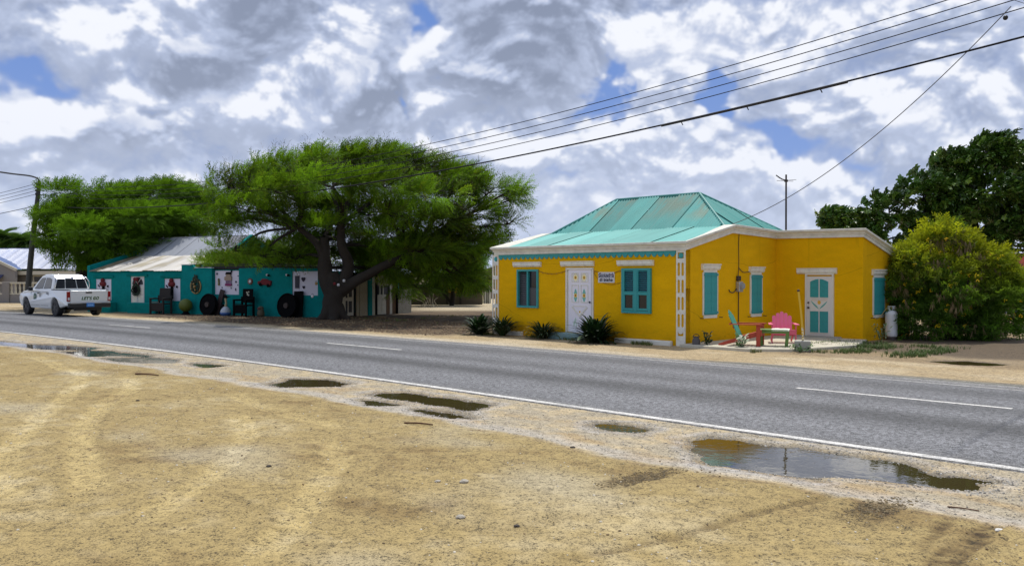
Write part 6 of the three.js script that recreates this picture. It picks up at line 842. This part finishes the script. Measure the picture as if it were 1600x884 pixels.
{ // far left: grey house with a blue roof, its wall with cream balusters, palms behind
  const wallM = mat(0.23, 0.215, 0.205, 0.9), cream = mat(0.50, 0.47, 0.38, 0.8), blue = mat(1, 1, 1, 0.35, { vertexColors: true });
  const fh = thing('grey_house', 'grey house with a shiny blue roof at the far left', 'house', [-43.5, 0, -69], 0);
  const tone = { c: [0.13, 0.185, 0.35], rust: 0, m: blue }, bv = V(0, 1.72, -4.0);
  part(fh, 'wall', [ext([[-4, 0], [4.3, 0], [4.3, 2.40], [-0.5, 4.70], [-4, 3.0]], 0.3).translate(0, 0, 0.6), bx(13.5, 2.35, 0.3, 2.8, 1.17, -0.6), bx(0.3, 2.35, 7.6, 9.3, 1.17, -4.3)], wallM);
  part(fh, 'fascia', [bx(5.2, 0.30, 0.5, 6.6, 2.14, 0.1), bx(5.5, 0.2, 0.14, 1.95, 3.55, 0.95, [0, 0, -0.4456])], cream);
  const roof = part(fh, 'roof', bx(13.6, 0.1, 0.25, 2.8, 4.20, -4.02), mat(0.2, 0.22, 0.35, 0.5));
  globalThis.roofPlane(roof, V(-4, 2.47, 0.1), V(1, 0, 0), bv.clone().normalize(), 13.5, () => bv.length(), 1.0, tone, 41); globalThis.roofPlane(roof, V(-4, 2.47, -8.1), V(1, 0, 0), V(0, 1.72, 4.0).normalize(), 13.5, () => bv.length(), 1.0, tone, 42);
  globalThis.roofPlane(roof, V(-0.5, 4.74, 0.95), V(0.9018, -0.4322, 0), V(0, 0, -1), 5.4, () => 1.6, 1.0, tone, 43);
  const w = part(fh, 'window', [bx(3.0, 0.85, 0.1, 6.6, 1.42, -0.42)], M.glass); part(w, 'frame', [bx(3.2, 0.1, 0.14, 6.6, 1.9, -0.42), bx(0.1, 0.85, 0.14, 5.05, 1.42, -0.42), bx(0.1, 0.85, 0.14, 6.9, 1.42, -0.42)], cream);
  part(fh, 'awning', bx(2.6, 0.06, 0.9, 2.1, 1.75, 1.3, [0.5, 0, 0]), mat(0.04, 0.05, 0.12, 0.6));
  const fe = thing('baluster_fence', 'low grey wall with cream balusters along the far left roadside', 'fence', [-36.5, 0, -58.5], -0.08);
  part(fe, 'base_wall', [bx(24, 0.62, 0.2, 4, 0.3, 0)], wallM); part(fe, 'post', rb(0.5, 1.5, 0.3, 2.4, 0.72, 0.03, 0.02), wallM); part(fe, 'post', rb(0.5, 1.5, 0.3, -4.2, 0.72, 0.03, 0.02), wallM); part(fe, 'rail', [bx(24, 0.12, 0.24, 4, 1.42, 0), bx(24, 0.09, 0.22, 4, 0.68, 0.002)], cream);
  const bal = lathe([[0.06, 0], [0.075, 0.08], [0.05, 0.2], [0.07, 0.36], [0.05, 0.55], [0.07, 0.64]], 8).translate(0, 0.73, 0); for (let k = 0; k < 78; k++) { const x = -7.8 + k * 0.3; if (Math.abs(x - 2.4) < 0.3 || Math.abs(x + 4.2) < 0.3) continue; part(fe, 'baluster', bal, cream).position.x = x; }
  // feathery palms and dark trees behind
  const frond = merge(Array.from({ length: 44 }, (_, k) => { const t = k / 43, s = k % 2 ? 1 : -1; return strap(0.75 * (1 - 0.4 * t), 0.09, 0.5, 0.2).rotateZ(-1.2).rotateY(s * (1.0 - 0.3 * t)).translate(1.7 * t, 0.55 * t - 0.9 * t * t, 0); }).concat([limb([V(0, 0, 0), V(0.8, 0.15, 0), V(1.7, -0.35, 0)], [0.03, 0.02, 0.01], 5, 6, 0)]));
  const pm = leafTint(0.10, 0.20, 0.03, { transmission: 0.3 });
  for (const [px, py, l] of [[2, 372, 'palm crown at the left edge behind the blue roof'], [28, 378, 'middle palm crown behind the blue roof'], [48, 380, 'palm crown nearest the lamp post behind the blue roof']]) { const d = 86, x = (px - 800) / 1350 * d, y = EYE - (py - 432) / 1350 * d, o = thing('palm_tree', l, 'palm', [x, 0, -d]); part(o, 'trunk', limb([V(0, 0, 0), V(0.1, y * 0.5, 0), V(0, y, 0)], [0.18, 0.13, 0.1], 8, 6, 0.08), bark); for (let k = 0; k < 22; k++) { const f = part(o, 'frond', frond, pm); f.position.set(0, y, 0); f.rotation.set(0, k * 2.4, 0.7 - 0.09 * k); } }
}
const dome = (name, label, cat, px, py, rx, ry, d, n, tint, seed, o = {}) => {
  const x0 = (px - 800) / 1350 * d, t = thing(name, label, cat, [x0, 0, -d]), r = rngOf(seed), pads = [], w = rx / 1350 * d, top = EYE - (py - ry - 432) / 1350 * d, low = Math.max(0.1, EYE - (py + ry - 432) / 1350 * d);
  for (let k = 0; k < 9; k++) pads.push([(r() * 2 - 1) * w * 0.6, lerp(low, top, 0.25 + 0.5 * r()), (r() * 2 - 1) * w * 0.4, w * (0.35 + 0.2 * r()), (top - low) * (0.22 + 0.12 * r()), w * 0.4, 1]);
  part(t, 'trunk', [limb([V(0, -0.1, 0), V(0.1, low + 0.3, 0), V(0, (low + top) / 2, 0)], [0.16, 0.13, 0.08], 8, 6, 0.1), limb([V(0.02, low * 0.6, 0), V(-0.6, low + 0.6, 0.1), V(-w * 0.4, (low + top) / 2, 0)], [0.1, 0.07, 0.04], 6, 6, 0.1)], bark);
  crown(t, 'crown', pads, n, fineA, fineM, (q) => { const k = 0.55 + 0.8 * q(); return tint.map((c) => c * k * 1.15); }, seed, { thr: -0.12, cl: 0.8, scale: [1.0, 1.8], kind: 'stuff', ...o });
};
dome('leafy_tree', 'mid-green leafy tree behind the low wall, left of the yellow house', 'tree', 705, 425, 58, 44, 53, 5200, [0.10, 0.22, 0.035], 61, { droop: 0.1 });
dome('leafy_tree', 'dark leafy tree behind the plank shed, right of the wide trunk', 'tree', 610, 420, 50, 40, 52, 4200, [0.07, 0.15, 0.03], 62);
dome('leafy_tree', 'yellow-green bushy tree behind the flat roof, left of the wide trunk', 'tree', 440, 410, 70, 26, 54, 5200, [0.17, 0.24, 0.035], 63);
dome('leafy_tree', 'dark bushy tree behind the flowering bush at the right', 'tree', 1480, 440, 70, 70, 40, 5200, [0.045, 0.10, 0.025], 64);
dome('leafy_tree', 'dark bushy tree behind the far right gate', 'tree', 1600, 456, 30, 24, 46, 2600, [0.05, 0.12, 0.03], 65);
dome('leafy_tree', 'dark hedge-like tree under the palm crowns at the left edge', 'tree', 20, 392, 44, 22, 90, 3600, [0.10, 0.20, 0.03], 67);
dome('leafy_tree', 'small dark tree between the blue roof and the spreading tree', 'tree', 70, 425, 36, 26, 84, 2600, [0.06, 0.13, 0.03], 66);
dome('creeper', 'bright green creeper growing along the dark flat roof of the turquoise house', 'creeper', 405, 408, 100, 10, 42.2, 3200, [0.20, 0.30, 0.03], 71, { scale: [0.5, 1.0] });
{ // yard behind: low wall, cream gate, brown-roofed house; and the red-roofed house at the right
  const grime = mat(0.15, 0.125, 0.095, 0.95, { map: rep(stuccoTex, 0.5) }), creamW = mat(0.60, 0.56, 0.36, 0.85);
  const X = (px, d) => (px - 800) / 1350 * d;
  const wl = thing('yard_wall', 'low grimy yard wall with a yellow patch, beyond the brown earth yard', 'wall', [X(680, 55), 0, -55], 0.03);
  part(wl, 'wall', bx(6.0, 1.35, 0.2, 0, 0.62, 0), grime); part(wl, 'coping', bx(6.1, 0.1, 0.3, 0, 1.33, 0.01), mat(0.25, 0.23, 0.2, 0.9)); part(wl, 'yellow_patch', bx(0.72, 0.32, 0.02, 1.2, 0.98, 0.112), mat(0.62, 0.36, 0.03, 0.85)); for (const x of [0.75, 1.6, -0.6]) part(wl, 'post', bx(0.14, 1.4, 0.06, x, 0.66, 0.12), mat(0.06, 0.05, 0.04, 0.9));
  const gt = thing('cream_gate', 'cream boarded gate left of the yellow house, far back', 'gate', [X(752, 57), 0, -57]); for (let k = 0; k < 3; k++) part(gt, 'panel', bx(0.42, 1.15, 0.05, -0.55 + k * 0.49, 0.66, 0), k === 2 ? mat(0.55, 0.55, 0.48, 0.8) : creamW); for (const x of [-0.3, 0.19, 0.36, 0.46]) part(gt, 'post', bx(0.055, 1.2, 0.07, x, 0.62, 0.01), mat(0.07, 0.07, 0.05, 0.9)); part(gt, 'rail', bx(1.5, 0.06, 0.08, 0, 1.2, 0.004), creamW);
  const bh = thing('brown_roofed_house', 'house with a dark brown roof glimpsed behind the cream gate', 'house', [X(790, 70), 0, -70]); part(bh, 'wall', bx(7, 2.0, 4, 0, 1.0, -2), mat(0.28, 0.2, 0.13, 0.9)); part(bh, 'roof', ext([[-4, 1.9], [4, 1.9], [4, 2.0], [0.2, 3.0], [-2.2, 2.3], [-4, 2.0]], 4.6).translate(0, 0, -4.3), mat(0.13, 0.085, 0.07, 0.8)); part(bh, 'fascia', bx(8, 0.14, 0.1, 0, 1.85, 0.36), mat(0.3, 0.24, 0.2, 0.8));
  const rh = thing('red_roofed_house', 'house with a pinkish red tiled roof at the right edge', 'house', [X(1625, 50), 0, -50]); part(rh, 'wall', bx(6, 2.2, 4, 0, 1.1, -2), mat(0.45, 0.4, 0.36, 0.9)); part(rh, 'roof', ext([[-3.2, 2.15], [3.2, 2.15], [3.2, 2.25], [1.2, 3.2], [-1.2, 3.2], [-3.2, 2.25]], 4.6).translate(0, 0, -4.2), mat(0.50, 0.10, 0.075, 0.7)); part(rh, 'window', bx(1.2, 0.9, 0.1, -0.6, 1.3, 0.02), M.glass);
  const rg = thing('iron_gate', 'white ironwork gate with scrolled lower panel at the right edge', 'gate', [X(1592, 43), 0, -43]); const wI = mat(0.62, 0.63, 0.66, 0.5); for (let k = 0; k < 9; k++) part(rg, 'bar', bx(0.035, 1.35, 0.035, -0.72 + k * 0.18, 0.95, 0), wI); part(rg, 'rail', [bx(1.6, 0.06, 0.05, 0, 1.6, 0.002), bx(1.6, 0.06, 0.05, 0, 0.62, 0.002), bx(1.6, 0.06, 0.05, 0, 0.06, 0.002)], wI); part(rg, 'lower_panel', bx(1.58, 0.5, 0.02, 0, 0.34, -0.02), wI); for (let k = 0; k < 4; k++) part(rg, 'scroll', new THREE.TorusGeometry(0.11, 0.018, 5, 16).translate(-0.55 + k * 0.37, 0.34, 0.01), mat(0.2, 0.2, 0.22, 0.6));
  const sp = thing('cut_branches', 'heap of pale cut branches on the earth beyond the yard', 'branches', [X(668, 50), 0.03, -50]); for (let k = 0; k < 7; k++) part(sp, 'branch', limb([V(-0.6 + 0.2 * k, 0.02, 0.2 * (k % 3)), V(-0.2 + 0.1 * k, 0.3 + 0.08 * (k % 4), 0.1), V(-0.9 + 0.25 * k, 0.6 + 0.15 * (k % 3), 0)], [0.03, 0.02, 0.01], 5, 5, 0.1, k), mat(0.35, 0.3, 0.2, 0.9));
}
scene.environmentIntensity = 1;
renderer.render(scene, camera);
